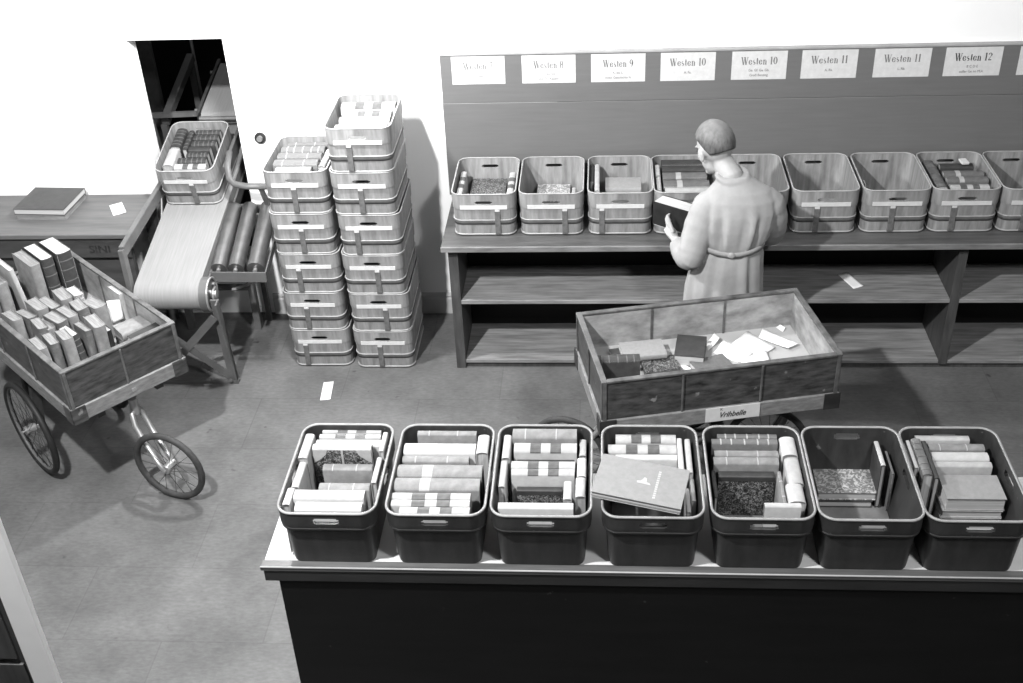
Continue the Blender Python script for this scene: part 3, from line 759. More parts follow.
def make_cart(label, iron, wheels):
    """local x runs along the short side 0..WT seen from the near corner, y along the length 0..LT"""
    t = thing('book_cart', label, 'cart')
    zb, zt = .645, .85; th = .016
    b = MB()
    b.box(0, WT, 0, th, zb, zt); b.box(0, WT, LT-th, LT, zb, zt); b.box(0, th, th, LT-th, zb, zt); b.box(WT-th, WT, th, LT-th, zb, zt)
    tray = b.build('tray', [M['cart']], t, .002)
    # inner lining so the scraped inside shows
    b = MB(); e = .004
    b.box(th, WT-th, th, th+e, zb+.012, zt-.004); b.box(th, WT-th, LT-th-e, LT-th, zb+.012, zt-.004)
    b.box(th, th+e, th+e, LT-th-e, zb+.012, zt-.004); b.box(WT-th-e, WT-th, th+e, LT-th-e, zb+.012, zt-.004)
    b.build('lining', M['cart_in'], tray)
    MB().box(th, WT-th, th, LT-th, zb, zb+.012).build('tray_floor', M['tray_floor'], tray)
    b = MB(); q = .006
    b.box(-q, WT+q, -q, th+q, zt, zt+.012); b.box(-q, WT+q, LT-th-q, LT+q, zt, zt+.012); b.box(-q, th+q, th+q, LT-th-q, zt, zt+.012); b.box(WT-th-q, WT+q, th+q, LT-th-q, zt, zt+.012)
    b.build('rim_moulding', M['cart_rim'], t, .003)
    # ribs, outside and inside
    def rib(x, y, dx, dy):
        MB().box(x-.006 if dx == 0 else min(x, x+dx), x+.006 if dx == 0 else max(x, x+dx), y-.006 if dy == 0 else min(y, y+dy), y+.006 if dy == 0 else max(y, y+dy), zb, zt).build('rib', M['cart_rim'], t, .004)
    rib(WT/2, 0, 0, -.008); rib(WT/2, LT, 0, .008)
    for f in (1/3, 2/3):
        rib(0, LT*f, -.008, 0); rib(WT, LT*f, .008, 0); rib(th+e, LT*f, .006, 0); rib(WT-th-e, LT*f, -.006, 0)
    for (x, y) in ((0, 0), (WT, 0), (0, LT), (WT, LT)):
        sx = -1 if x == 0 else 1; sy = -1 if y == 0 else 1; b = MB()
        b.box(min(x, x-sx*.018), max(x, x-sx*.018), min(y, y+sy*.006), max(y, y+sy*.006), zb, zt); b.box(min(x, x+sx*.006), max(x, x+sx*.006), min(y, y-sy*.018), max(y, y-sy*.018), zb, zt)
        b.build('corner_strip', M['cart_rim'], t, .002)
    # base frame of pale boards, black corner irons
    z0, z1 = .565, zb; b = MB(); f = .022; q = .012
    b.box(-q, WT+q, -q, f-q, z0, z1); b.box(-q, WT+q, LT+q-f, LT+q, z0, z1); b.box(-q, f-q, f-q, LT+q-f, z0, z1); b.box(WT+q-f, WT+q, f-q, LT+q-f, z0, z1)
    b.build('base_frame', M['cart_frame'], t, .003)
    for (x, y) in ((-q, -q), (WT+q, -q), (-q, LT+q), (WT+q, LT+q)):
        sx = 1 if x < 0 else -1; sy = 1 if y < 0 else -1; b = MB(); k = .0035
        b.box(min(x-sx*k, x+sx*.075), max(x-sx*k, x+sx*.075), min(y-sy*k, y+sy*.002), max(y-sy*k, y+sy*.002), z0-.004, z1+.004)
        b.box(min(x-sx*k, x+sx*.002), max(x-sx*k, x+sx*.002), min(y-sy*k, y+sy*.075), max(y-sy*k, y+sy*.075), z0-.004, z1+.004)
        b.build('corner_iron', M[iron], t, .001)
    b = MB()
    b.box(.12, .16, .02, LT-.02, .52, .566); b.box(WT-.16, WT-.12, .02, LT-.02, .52, .566); b.box(.02, WT-.02, LT/2-.03, LT/2+.03, .50, .521)
    for x, y in wheels: b.bar((x+(.045 if x < .3 else -.045), y, .26), (x+(.08 if x < .3 else -.08), y, .5), .03, .05); b.cyl((x-.045, y, .27), (x+.045, y, .27), .008)
    b.build('undercarriage', M['iron'], t)
    for x, y in wheels:
        w = wheel_mesh(t, .27, 'rubber', 'side_wheel', 24); w.location = (x, y, .27); w.rotation_euler = (0, 0, PI/2)
    return t
def add_caster(t, pivot, off, heading, r=.2):
    """pivot: local point under the end of the cart; off: local xy of the wheel centre"""
    px, py = pivot; c = Vector((off[0], off[1], r))
    w = wheel_mesh(t, r, 'tyre_grey', 'caster_wheel', 20); w.location = c; w.rotation_euler = (0, 0, heading)
    ax = Vector((-math.sin(heading), math.cos(heading), 0)); b = MB()
    b.cyl((px, py, .545), (px, py, .566), .03); b.cyl((px, py, .42), (px, py, .51), .022)
    for s in (-1, 1):
        k = ax*s*.042; p0 = Vector((px, py, .44))
        d = (c-p0)
        b.tube([p0+ax*s*.01, p0+ax*s*.03+Vector((0, 0, -.01)), p0+k+Vector((d.x*.1, d.y*.1, -.06)), p0+k+Vector((d.x*.35, d.y*.35, -.13)), c+k+Vector((-d.x*.25, -d.y*.25, .03)), c+k], .014, 8)
    b.build('caster_fork', M['steel'], t)
# left cart
A1 = Vector((-2.546, 4.358, 0)); u1 = Vector((.67, .742, 0)).normalized(); v1 = Vector((-u1.y, u1.x, 0))
ang1 = math.atan2(u1.y, u1.x)
T1 = Matrix.Translation(A1) @ Matrix.Rotation(ang1, 4, 'Z')
c1 = make_cart('wooden book cart on spoked wheels with old leather books, at the left edge', 'cart', ((-.05, LT/2), (.50, .83))); c1.matrix_world = T1
wc = T1.inverted() @ Vector((-2.192, 4.473, 0))
add_caster(c1, (WT/2+.02, .06), (wc.x, wc.y), R(-16.4)-ang1, .205)
add_caster(c1, (WT/2, LT-.08), (WT/2-.1, LT+.03), R(60), .205)
MB().box(.305, .33, -.0145, -.012, .595, .615).build('paper_mark', M['c_light'], c1)
# middle cart
A2 = Vector((.005, 4.295, 0)); e2 = Vector((.978, .206, 0)).normalized(); ang2 = math.atan2(e2.y, e2.x)
c2 = make_cart('wooden book cart with loose papers', 'iron', ((-.05, LT/2), (WT+.05, LT/2)))
# the cart's long side faces the camera: rotate so local -y end points left
T2 = Matrix.Translation(A2+e2*LT) @ Matrix.Rotation(ang2+PI/2, 4, 'Z')
c2['label'] = 'wooden book cart with loose papers and a few books, in front of the man'
c2.matrix_world = T2
# local: x = across (near long side at x=0), y = from right end (0) to left end (LT)
add_caster(c2, (WT/2, LT-.08), (WT/2+.06, LT+.10), R(60), .205)
add_caster(c2, (WT/2, .08), (WT/2-.06, .22), R(70), .205)
lab = MB().box(-.016, -.0125, LT-.745, LT-.485, .572, .648).build('paper_label', M['strip'], c2)
# text runs along the long side; local normal of the near side is -x
text_obj('lettering', 'Vrihbelle', .042, M['ink'], c2, (-.0165, LT-.612, .605), (PI/2, 0, -PI/2), shear=.35, bold=.0008, sx=.85)
text_obj('lettering', 'K', .022, M['ink'], c2, (-.0165, LT-.56, .638), (PI/2, 0, -PI/2))

def P2(x, n, z): # x along the length from the left corner, n across
    return Matrix.Translation(A2+e2*x+Vector((-e2.y, e2.x, 0))*n+Vector((0, 0, z))) @ Matrix.Rotation(ang2, 4, 'Z')
ZF = .6585; g2 = 'loose books in the middle cart'
book('olddark', .21, .065, .15, 'thick dark book standing spine up in the left corner of the middle cart', g2, P2(.128, .262, ZF+.152) @ TRS((0, 0, 0), R(-8)))
flat('marble', .17, .14, .032, (0, 0, 0), R(-2), 'speckled book lying half under the grey one in the middle cart', g2, P2(.355, .33, ZF))
flat('dark', .17, .12, .033, (0, 0, 0), R(3), 'dark book under the left end of the grey book in the middle cart', g2, P2(.225, .45, ZF))
flat('mid', .215, .140, .028, (0, 0, 0), R(-2), 'light grey book lying on others in the middle cart', g2, P2(.292, .435, ZF+.035), rx=0)
flat('dark', .145, .20, .06, (0, 0, 0), R(-20), 'dark square book lying open side down in the centre of the middle cart', g2, P2(.53, .42, ZF), spine_front=False)
bpy.context.view_layer.update()
flat('grey', .18, .14, .03, (0, 0, 0), R(12), 'dark grey book lying at the near wall of the middle cart', g2, P2(.60, .275, ZF))
MB().box(-.013, .013, -.045, .045, 0, .002).build('paper_slip', M['paper']).matrix_world = P2(.467, .335, ZF+.001) @ TRS((0, 0, 0), .6)
tag(bpy.data.objects['paper_slip.001'], 'narrow white slip by the near wall of the middle cart', 'paper')
def sheet(pts, z, label, bend=.0, base=None, group='loose papers in the middle cart'):
    """four-cornered sheet of paper with thickness and a gentle curl"""
    b = MB(); n = 6; V = []
    a, c, d, e = [Vector((*p, 0)) for p in pts]
    for zz in (0, .0008):
        for i in range(n+1):
            for j in range(n+1):
                s, t_ = i/n, j/n
                p = (a*(1-s)+c*s)*(1-t_)+(e*(1-s)+d*s)*t_
                V.append((p.x, p.y, zz+bend*(s*s)))
    F = []; m = n+1
    for i in range(n):
        for j in range(n):
            k = i*m+j; F.append((k, k+m, k+m+1, k+1)); F.append((m*m+k, m*m+k+1, m*m+k+m+1, m*m+k+m))
    for i in range(n):
        F += [(i*m, m*m+i*m, m*m+(i+1)*m, (i+1)*m), (i*m+n, (i+1)*m+n, m*m+(i+1)*m+n, m*m+i*m+n), (i, i+1, m*m+i+1, m*m+i), (n*m+i, m*m+n*m+i, m*m+n*m+i+1, n*m+i+1)]
    b.add(V, F, True)
    o = b.build('paper_sheet', M['paper']); o.matrix_world = base if base is not None else P2(0, 0, z)
    tag(o, label, 'paper', group)
    return o
sheet([(.951, .577), (1.074, .389), (1.008, .359), (.905, .50)], ZF+.004, 'long folded white sheet nearest the right end of the middle cart', .012)
sheet([(.715, .442), (.868, .560), (.955, .391), (.815, .310)], ZF+.003, 'large white sheet in the middle of the loose papers', .006)
sheet([(.645, .415), (.721, .500), (.830, .357), (.736, .310)], ZF+.001, 'white sheet at the left end of the loose papers', .012)
sheet([(.735, .345), (.900, .37), (.890, .291), (.795, .231)], ZF+.0018, 'white sheet nearest the viewer among the loose papers', .010)
sheet([(.638, .517), (.687, .545), (.701, .497), (.625, .44)], ZF+.0005, 'small crumpled white paper behind the dark square book in the cart', .03)
sheet([(1.021, .577), (1.043, .581), (1.06, .547), (1.041, .528)], ZF+.0005, 'tiny white scrap in the far right corner of the middle cart', .012)

# books in the left cart: local frame of T1 (x across, y along)
def upright(style, T, W, H, x, y, label, rz=0, lean=0, leanf=0, base=T1, z=.6585, group='old books in the left cart'):
    """standing upright, spine facing the near end (-y)"""
    # book local: X = height, Z = spine out  ->  height to +Z world, spine to -Y
    pre = Matrix(((0, 1, 0, 0), (0, 0, -1, 0), (-1, 0, 0, 0), (0, 0, 0, 1)))   # x'=y, y'=-z, z'=-x
    m = base @ Matrix.Translation((x, y, z)) @ Matrix.Rotation(rz, 4, 'Z') @ Matrix.Rotation(lean, 4, 'Y') @ Matrix.Rotation(leanf, 4, 'X') @ Matrix.Translation((0, 0, H/2)) @ pre
    return book(style, H, T, W, label, group, m)
tall = [('oldpale', .055, .23, .33, .315, .86, 'tall pale plain volume standing third from the right at the back of the left cart'),
        ('olddark', .065, .23, .34, .385, .86, 'tall dark ribbed volume, second from right at the back of the left cart'),
        ('olddark', .085, .23, .34, .480, .855, 'tallest thick dark volume standing rightmost at the back of the left cart'),
        ('c', .0, 0, 0, 0, 0, '')]
for s_, T_, W_, H_, x, y, lb in tall[:3]: upright(s_, T_, W_, H_, x, y, lb)
upright('cream', .025, .24, .36, .225, .855, 'tall thin cream volume leaning beside the plain volume in the left cart', lean=R(-6))
upright('oldpale', .06, .22, .30, .125, .86, 'pale banded volume beyond the leaning cream one in the left cart')
upright('old', .05, .22, .30, .06, .86, 'brown volume furthest left at the back of the left cart')
row = ORD
xs = .055
w1 = [('oldpale', .040, .20), ('old', .045, .19), ('oldpale', .05, .21), ('olddark', .045, .205), ('old', .036, .20), ('oldpale', .058, .215), ('black', .03, .16)]
x = .035
for i, (s_, T_, H_) in enumerate(w1):
    yy = .235+.012*math.sin(i*2.3)+(.03 if i < 2 else 0)
    upright(s_, T_, .15, H_, x+T_/2, yy, '%s, %s from left, front row of the left cart' % (STY[s_][3], ORD[i]), rz=R(random.uniform(-8, 8)), lean=R(random.uniform(-5, 5)), leanf=R(random.uniform(-6, 2)))
    x += T_+.008
w2 = [('old', .05, .20), ('oldpale', .045, .19), ('old', .055, .21), ('oldpale', .05, .20), ('old', .06, .215), ('oldpale', .07, .20)]
x = .09
for i, (s_, T_, H_) in enumerate(w2):
    yy = .425+.014*math.cos(i*1.9)
    upright(s_, T_, .155, H_, x+T_/2, yy, '%s, %s from left, second row of the left cart' % (STY[s_][3], ORD[i]), rz=R(random.uniform(-8, 8)), lean=R(random.uniform(-5, 5)), leanf=R(random.uniform(-6, 2)))
    x += T_+.010
w3 = [('oldpale', .05, .19), ('old', .05, .18), ('oldpale', .06, .20), ('old', .05, .19), ('oldpale', .06, .20), ('marblepale', .05, .19)]
x = .06
for i, (s_, T_, H_) in enumerate(w3):
    yy = .625+.010*math.cos(i*2.9)
    upright(s_, T_, .155, H_, x+T_/2, yy, '%s, %s from left, third row of the left cart' % (STY[s_][3], ORD[i]), rz=R(random.uniform(-8, 8)), lean=R(random.uniform(-5, 5)), leanf=R(random.uniform(-6, 2)))
    x += T_+.012
flat('black', .17, .075, .04, (0, 0, 0), R(3), 'black thin-spined book lying at the right front corner of the left cart', 'old books in the left cart', T1 @ Matrix.Translation((.505, .125, ZF+.101)), spine_front=True)
flat('oldpale', .16, .15, .10, (0, 0, 0), R(2), 'thick pale book under the black one at the right front corner of the left cart', 'old books in the left cart', T1 @ Matrix.Translation((.512, .12, ZF)), spine_front=True)
flat('oldpale', .16, .12, .05, (0, 0, 0), R(-4), 'pale worn book lying behind the black one in the left cart', 'old books in the left cart', T1 @ Matrix.Translation((.510, .29, ZF+.06)), spine_front=True)
flat('old', .16, .12, .055, (0, 0, 0), R(4), 'brown book at the bottom behind the black one in the left cart', 'old books in the left cart', T1 @ Matrix.Translation((.510, .29, ZF)), spine_front=True)
sheet([(0, 0), (.07, 0), (.09, .10), (.02, .12)], 0, 'white paper standing against the right wall of the left cart', .0, T1 @ Matrix.Translation((.475, .46, ZF+.06)) @ Matrix.Rotation(R(70), 4, 'X') @ Matrix.Rotation(R(0), 4, 'Z'), 'papers in the left cart')
upright('cream', .028, .13, .19, .575, .48, 'cream booklet standing against the right wall of the left cart', rz=R(0))

# ------------------------------------------------------------------ conveyor
SL = .24; th_c = math.atan(SL)
def Z(y): return .65+SL*(y-5.36)
t = thing('belt_conveyor', 'inclined belt conveyor with pale canvas belt coming through the wall hatch', 'conveyor', (-2.42, 5.42, 0))
def C_(v): return Vector(v)-Vector((-2.42, 5.42, 0))
r = .085; bx0, bx1 = -2.615, -2.240
cn = (5.515, Z(5.515)-r/math.cos(th_c)); cf = (6.93, Z(6.93)-r/math.cos(th_c))
prof = []
for k in range(13): a = th_c+PI/2+PI*k/12; prof.append((cn[0]+r*math.cos(a), cn[1]+r*math.sin(a)))
for k in range(13): a = th_c-PI/2+PI*k/12; prof.append((cf[0]+r*math.cos(a), cf[1]+r*math.sin(a)))
b = MB(); b.loft([[C_((x, p[0], p[1])) for p in prof] for x in (bx0, bx1)], cap=True, smooth=True)
o = b.build('belt', M['belt'], t); o.modifiers.new('e', 'EDGE_SPLIT').split_angle = R(50)
for x in (bx0-.02, bx1+.005):
    b = MB(); b.bar(C_((x+.0075, cn[0], cn[1])), C_((x+.0075, cf[0], cf[1])), .012, .07, up=(0, -SL, 1)); b.build('side_rail', M['steel_paint'], t, .002)
b = MB(); b.cyl(C_((bx1+.001, *cn)), C_((bx1+.045, *cn)), .100, 32)
o = b.build('drum_pulley', M['steel_paint'], t)
b = MB(); b.tube([C_((bx1+.046, cn[0]+.094*math.cos(2*PI*k/32), cn[1]+.094*math.sin(2*PI*k/32))) for k in range(32)], .007, 8, loop=True); b.build('pulley_rim', M['steel_light'], o)
b = MB(); b.cyl(C_((bx1+.04, *cn)), C_((bx1+.075, *cn)), .022); b.cyl(C_((bx1+.06, *cn)), C_((bx1+.07, *cn)), .045, 6)
for k in range(4): a = PI/4+k*PI/2; b.cyl(C_((bx1+.045, cn[0]+.06*math.cos(a), cn[1]+.06*math.sin(a))), C_((bx1+.058, cn[0]+.06*math.cos(a), cn[1]+.06*math.sin(a))), .010, 6)
b.build('bearing', M['steel_light'], o)
hub = Vector((0, cn[0], cn[1]))
LX, RXX = -2.60, -2.165
b = MB(); b.bar(C_((RXX, 5.46, cn[1]-.005)), C_((RXX+.0, 5.50, .02)), .05, .012, up=(0, 1, 0)); b.bar(C_((RXX+.02, 5.425, cn[1]-.005)), C_((RXX+.02, 5.505, .02)), .010, .045, up=(0, 1, 0)); b.build('leg', M['steel_paint'], t)
b = MB(); b.bar(C_((LX, 5.46, cn[1]-.005)), C_((LX, 5.50, .02)), .05, .012, up=(0, 1, 0)); b.bar(C_((LX-.02, 5.425, cn[1]-.005)), C_((LX-.02, 5.505, .02)), .010, .045, up=(0, 1, 0)); b.build('leg', M['steel_paint'], t)
MB().bar(C_((RXX-.01, 5.43, .50)), C_((LX+.01, 5.485, .05)), .045, .006, up=(0, 1, 0)).build('cross_brace', M['steel_paint'], t)
MB().bar(C_((RXX-.01, 5.492, .05)), C_((LX+.01, 5.435, .50)), .045, .006, up=(0, 1, 0)).build('cross_brace', M['steel_paint'], t)
b = MB(); b.box(LX-.03, RXX+.03, 5.485, 5.525, 0, .02, T=Matrix.Translation((2.42, -5.42, 0)))
for x in (LX, RXX): b.cyl(C_((x-.01, 5.475, .035)), C_((x-.01, 5.468, .035)), .012, 8)
b.build('foot_bar', M['steel_paint'], t, .002)
b = MB()
for x in (LX, RXX): b.bar(C_((x, 6.1, Z(6.1)-.14)), C_((x, 6.1, 0.0)), .04, .04)
b.bar(C_((LX, 6.1, .3)), C_((RXX, 6.1, .3)), .03, .03); b.build('rear_legs', M['steel_paint'], t)
# guard bar on the left with bent end, drive housing
b = MB(); b.bar(C_((-2.645, 5.50, .88)), C_((-2.645, 6.27, .93)), .03, .07); b.bar(C_((-2.645, 5.50, .90)), C_((-2.635, 5.47, .60)), .03, .05, up=(0, 1, 0)); b.build('guard_bar', M['steel_paint'], t, .004)
b = MB()
pts = [(-2.200, 6.26, 1.14), (-2.205, 6.19, 1.07), (-2.19, 6.14, 1.02), (-2.155, 6.115, .995), (-2.09, 6.105, .985), (-1.93, 6.11, .98)]
b.tube([C_(p) for p in pts], .020, 8, flat=.6)
b.bar(C_((-2.00, 6.11, .97)), C_((-1.98, 6.20, .72)), .025, .02)
b.build('deflector_bar', M['steel_paint'], t)
b = MB(); b.bar(C_((-2.225, 6.2, 1.03)), C_((-2.225, 6.7, 1.14)), .02, .09); b.build('guard_bar', M['steel_paint'], t, .003)

# upper conveyor in the dark shaft
t = thing('belt_conveyor', 'second grey belt conveyor section climbing in the dark shaft behind the hatch', 'conveyor', (-2.45, 7.05, 0))
Q = lambda v: Vector(v)-Vector((-2.45, 7.05, 0))
r = .05; cn = (7.10, Z(7.10)-r); cf = (7.62, Z(7.62)-r); prof = []
for k in range(13): a = th_c+PI/2+PI*k/12; prof.append((cn[0]+r*math.cos(a), cn[1]+r*math.sin(a)))
for k in range(13): a = th_c-PI/2+PI*k/12; prof.append((cf[0]+r*math.cos(a), cf[1]+r*math.sin(a)))
b = MB(); b.loft([[Q((x, p[0], p[1])) for p in prof] for x in (-2.625, -2.26)], smooth=True); o = b.build('belt', M['belt_dark'], t); o.modifiers.new('e', 'EDGE_SPLIT').split_angle = R(50)
MB().bar(Q((-2.645, 7.06, Z(7.06)-.03)), Q((-2.645, 7.68, Z(7.68)-.03)), .02, .07, up=(0, -SL, 1)).build('side_rail', M['void_iron'], t)
MB().bar(Q((-2.24, 7.06, Z(7.06)-.03)), Q((-2.24, 7.68, Z(7.68)-.03)), .02, .07, up=(0, -SL, 1)).build('side_rail', M['void_iron'], t)
b = MB(); b.cyl(Q((-2.63, 7.035, Z(7.03)-.02)), Q((-2.25, 7.035, Z(7.03)-.02)), .016, 16); b.build('nose_roller', M['steel'], t)
b = MB()
for y in (7.12, 7.55): b.cyl(Q((-2.68, y, Z(y)-.02)), Q((-2.655, y, Z(y)-.02)), .014, 10)
b.build('axle_bolts', M['steel_light'], t)
b = MB()
for y in (7.15, 7.6):
    for x in (-2.64, -2.25): b.bar(Q((x, y, Z(y)-.06)), Q((x, y, -.1)), .04, .04)
b.build('stand', M['void_iron'], t)
t = thing('guide_frame', 'grey guide beam with bracket standing left of the belt in the dark shaft', 'frame', (-2.85, 7.0, 0))
Q = lambda v: Vector(v)-Vector((-2.85, 7.0, 0))
MB().bar(Q((-2.86, 7.02, 1.02)), Q((-2.87, 7.75, 1.20)), .05, .06).build('beam', M['steel_paint'], t, .004)
b = MB(); b.bar(Q((-2.95, 6.98, 1.08)), Q((-2.62, 6.98, 1.09)), .03, .03); b.bar(Q((-2.935, 6.98, 1.07)), Q((-2.90, 6.98, .55)), .03, .03); b.build('bracket', M['steel_paint'], t)
MB().bar(Q((-2.87, 7.03, 1.0)), Q((-2.87, 7.03, -.1)), .04, .04).build('post', M['steel_paint'], t)
MB().bar(Q((-2.87, 7.72, 1.15)), Q((-2.87, 7.72, -.1)), .04, .04).build('post', M['steel_paint'], t)
b = MB(); b.tube([(-3.05, 8.3, 1.55), (-2.8, 8.5, 1.85)], .012); b.tube([(-3.05, 8.3, 1.55), (-3.05, 8.3, -.1)], .012); o = b.build('steel_rod', M['steel'], None); tag(o, 'bright slanting steel rod high in the dark shaft', 'rod')
o = MB().box(-3.35, -3.05, 7.5, 7.55, -.1, 2.2).build('iron_plate', M['void_iron'], None, .004); tag(o, 'upright dark iron plate at the left inside the shaft', 'plate')

# side roller table
t = thing('roller_table', 'three grey steel rollers in a frame beside the conveyor belt', 'roller table', (-2.1, 5.68, 0))
Q = lambda v: Vector(v)-Vector((-2.1, 5.68, 0))
for i, (x, rr) in enumerate(((-2.185, .045), (-2.085, .045), (-1.970, .050))):
    ya, yb = 5.67, 6.20; za = .672; zb_ = .800
    r_ = MB().cyl(Q((x, ya, za)), Q((x-.03, yb, zb_)), rr, 28).build('roller', M['roller_steel'], t)
    MB().cyl(Q((x, ya-.02, za-.003)), Q((x, ya, za)), .012, 12).build('axle', M['steel_light'], r_)
b = MB(); b.bar(Q((-2.235, 5.642, .640)), Q((-1.905, 5.642, .635)), .008, .065); b.bar(Q((-1.908, 5.645, .64)), Q((-1.925, 6.24, .765)), .008, .05); b.build('end_plate', M['steel_paint'], t, .002)
b = MB(); b.bar(Q((-2.25, 6.235, .775)), Q((-1.92, 6.235, .770)), .008, .06); b.build('end_plate', M['steel_paint'], t, .002)
b = MB(); b.bar(Q((-1.92, 6.20, .70)), Q((-1.92, 6.20, 0)), .03, .03); b.bar(Q((-2.10, 5.62, .57)), Q((-2.12, 6.2, .30)), .025, .012); b.bar(Q((-2.12, 6.2, .7)), Q((-2.12, 6.2, 0)), .03, .03); b.build('support_leg', M['steel_paint'], t)

# ------------------------------------------------------------------ left table and its things
t = thing('work_table', 'grey wooden table against the back wall left of the conveyor, letters on its apron', 'table', (-3.4, 5.745, 0))
Q = Matrix.Translation((3.4, -5.745, 0))
MB().box(-4.4, -2.69, 5.745, 6.275, .832, .86, T=Q).build('table_top', M['table'], t, .004)
MB().box(-4.38, -2.72, 5.765, 5.785, .70, .832, T=Q).build('apron', M['table_side'], t, .002)
MB().box(-4.38, -2.72, 6.24, 6.26, .66, .832, T=Q).build('apron', M['table_side'], t, .002)
for x in (-4.36, -2.76):
    for y in (5.785, 6.20): MB().box(x-.03, x+.03, y, y+.05, 0, .832, T=Q).build('leg', M['table_side'], t, .003)
MB().box(-4.3, -2.80, 5.80, 6.23, .15, .17, T=Q).build('lower_shelf', M['table_side'], t, .002)
MB().box(-4.3, -2.80, 5.80, 5.815, .34, .70, T=Q).build('drawer_front', M['table_side'], t, .002)
text_obj('lettering', 'SINI', .065, M['iron'], t, (-2.90+3.4, 5.763-5.745, .755), (PI/2, 0, 0), bold=.001, sx=1.15)
flat('oldpale', .305, .30, .030, (-3.29, 6.09, .8605), R(-2), 'lower pale-edged album on the left table, under a dark one', 'albums on the left table', None, spine_front=False)
flat('dark', .315, .30, .036, (-3.292, 6.092, .8915), R(-3), 'large dark-covered album lying on top of another on the left table', 'albums on the left table', None, spine_front=False)
sheet([(-.065, .045), (.0, .085), (.075, -.05), (.01, -.09)], 0, 'small white note lying on the left table beside the albums', .003, Matrix.Translation((-2.885, 6.075, .8605)), 'loose notes')
sheet([(-.03, .09), (.03, .095), (.045, -.085), (-.015, -.09)], 0, 'white slip of paper on the floor in front of the crate stacks', .004, Matrix.Translation((-1.60, 5.415, .0005)), 'loose notes')
sheet([(-.05, .07), (.005, .09), (.07, -.065), (.01, -.09)], 0, 'white slip on the middle shelf of the sorting counter, right of the man', .004, Matrix.Translation((1.41, 5.86, .469)), 'loose notes')

b = MB(); b.cyl((-2.006, YW-.012, 1.213), (-2.006, YW, 1.213), .032, 24); b.cyl((-2.006, YW-.028, 1.213), (-2.006, YW-.012, 1.213), .016, 16)
t = thing('wall_switch', 'small round dark switch on the white wall between hatch and stacks', 'switch', (-2.006, YW, 1.213))
MB().cyl((0, -.012, 0), (0, 0, 0), .034, 24).build('base', M['iron'], t); MB().cyl((0, -.03, 0), (0, -.012, 0), .017, 16).build('knob', M['steel'], t)

# pale-edged partition at the lower left
t = thing('partition_screen', 'dark panelled partition with a pale edge stile at the lower left corner', 'partition', (-2.4, 2.5, 0))
Q = Matrix.Translation((2.4, -2.5, 0)); ex = -1.800
MB().box(ex-.083, ex, 2.5, 2.525, 0, 1.85, T=Q).build('edge_stile', M['post_white'], t, .003)
MB().box(-3.2, ex-.083, 2.514, 2.524, .02, 1.82, T=Q).build('panel', M['screen_dark'], t)
MB().box(-3.2, ex-.098, 2.503, 2.514, .86, .985, T=Q).build('cross_rail', M['screen_dark'], t, .003)
MB().box(-3.2, ex-.083, 2.501, 2.524, 1.75, 1.85, T=Q).build('top_rail', M['screen_dark'], t, .004)
MB().box(-2.05, ex-.110, 2.503, 2.514, 1.01, 1.75, T=Q).build('raised_board', M['screen_dark'], t, .003)
MB().box(-3.28, -3.2, 2.5, 2.525, 0, 1.85, T=Q).build('edge_stile', M['post_white'], t, .003)
MB().box(-3.2, ex-.083, 2.505, 2.524, 0, .14, T=Q).build('bottom_rail', M['screen_dark'], t, .003)

# ------------------------------------------------------------------ the man
P = thing('person', 'person in a long grey belted work coat seen from behind, holding a large book', 'person', (.62, 5.2, 0))
O = Vector((.62, 5.2, 0))
def pv(x, y, z): return Vector((x, y, z))-O
def limb(b, pts, rs, n=14, flat=1): b.tube([pv(*p) for p in pts], rs, n, flat=flat)
def oval(c, rx, ry, n=28, rz=0, tilt=0, fold=0, fn=9, ph=0):
    o = []
    for k in range(n):
        a = 2*PI*k/n; f = 1+1.4*fold*(math.sin(fn*a+ph)*.65+math.sin((fn*1.7)//1*a+2*ph)*.35)
        x, y = rx*math.cos(a)*f, ry*math.sin(a)*f
        X, Y = x*math.cos(rz)-y*math.sin(rz), x*math.sin(rz)+y*math.cos(rz)
        o.append(pv(c[0]+X, c[1]+Y, c[2]+Y*tilt))
    return o
def densify(pts, rs, k=4):
    P_, R_ = [], []
    for i in range(len(pts)-1):
        for j in range(k):
            u = j/k; P_.append(tuple(pts[i][q]*(1-u)+pts[i+1][q]*u for q in range(3))); R_.append(rs[i]*(1-u)+rs[i+1]*u)
    P_.append(pts[-1]); R_.append(rs[-1]); return P_, R_
hc = Vector((.565, 5.455, 1.478))-O
face = Vector((-.52, .72, -.46)).normalized(); side = face.cross(Vector((0, 0, 1))).normalized(); upv = side.cross(face).normalized()
HM = Matrix((side, face, upv)).transposed().to_4x4() @ Matrix.Scale(1.06, 4); HM.translation = hc
b = MB()
b.ell((0, -.012, .022), (.076, .096, .098), T=HM, n=24, m=16)          # skull
b.ell((0, .030, -.045), (.056, .062, .075), T=HM, n=20, m=12)           # jaw
b.ell((0, .095, -.012), (.012, .020, .026), T=HM); b.ell((0, .104, -.026), (.014, .014, .010), T=HM)   # nose
b.ell((0, .088, -.062), (.022, .010, .009), T=HM); b.ell((0, .078, -.098), (.024, .020, .018), T=HM)  # lips, chin
b.ell((0, .078, .028), (.052, .018, .010), T=HM)                        # brow
for s in (-1, 1): b.ell((s*.084, .004, -.014), (.011, .020, .034), T=HM)   # ears
limb(b, [(.660, 5.35, 1.29), (.645, 5.37, 1.37), (.612, 5.405, 1.41), (.59, 5.43, 1.45)], [.062, .058, .055, .05])
b.loft([oval((.645, 5.325, .84), .15, .095), oval((.645, 5.325, .94), .145, .09), oval((.66, 5.325, 1.02), .135, .085), oval((.68, 5.33, 1.14), .16, .09), oval((.69, 5.335, 1.25), .165, .085), oval((.675, 5.345, 1.31), .10, .065)])
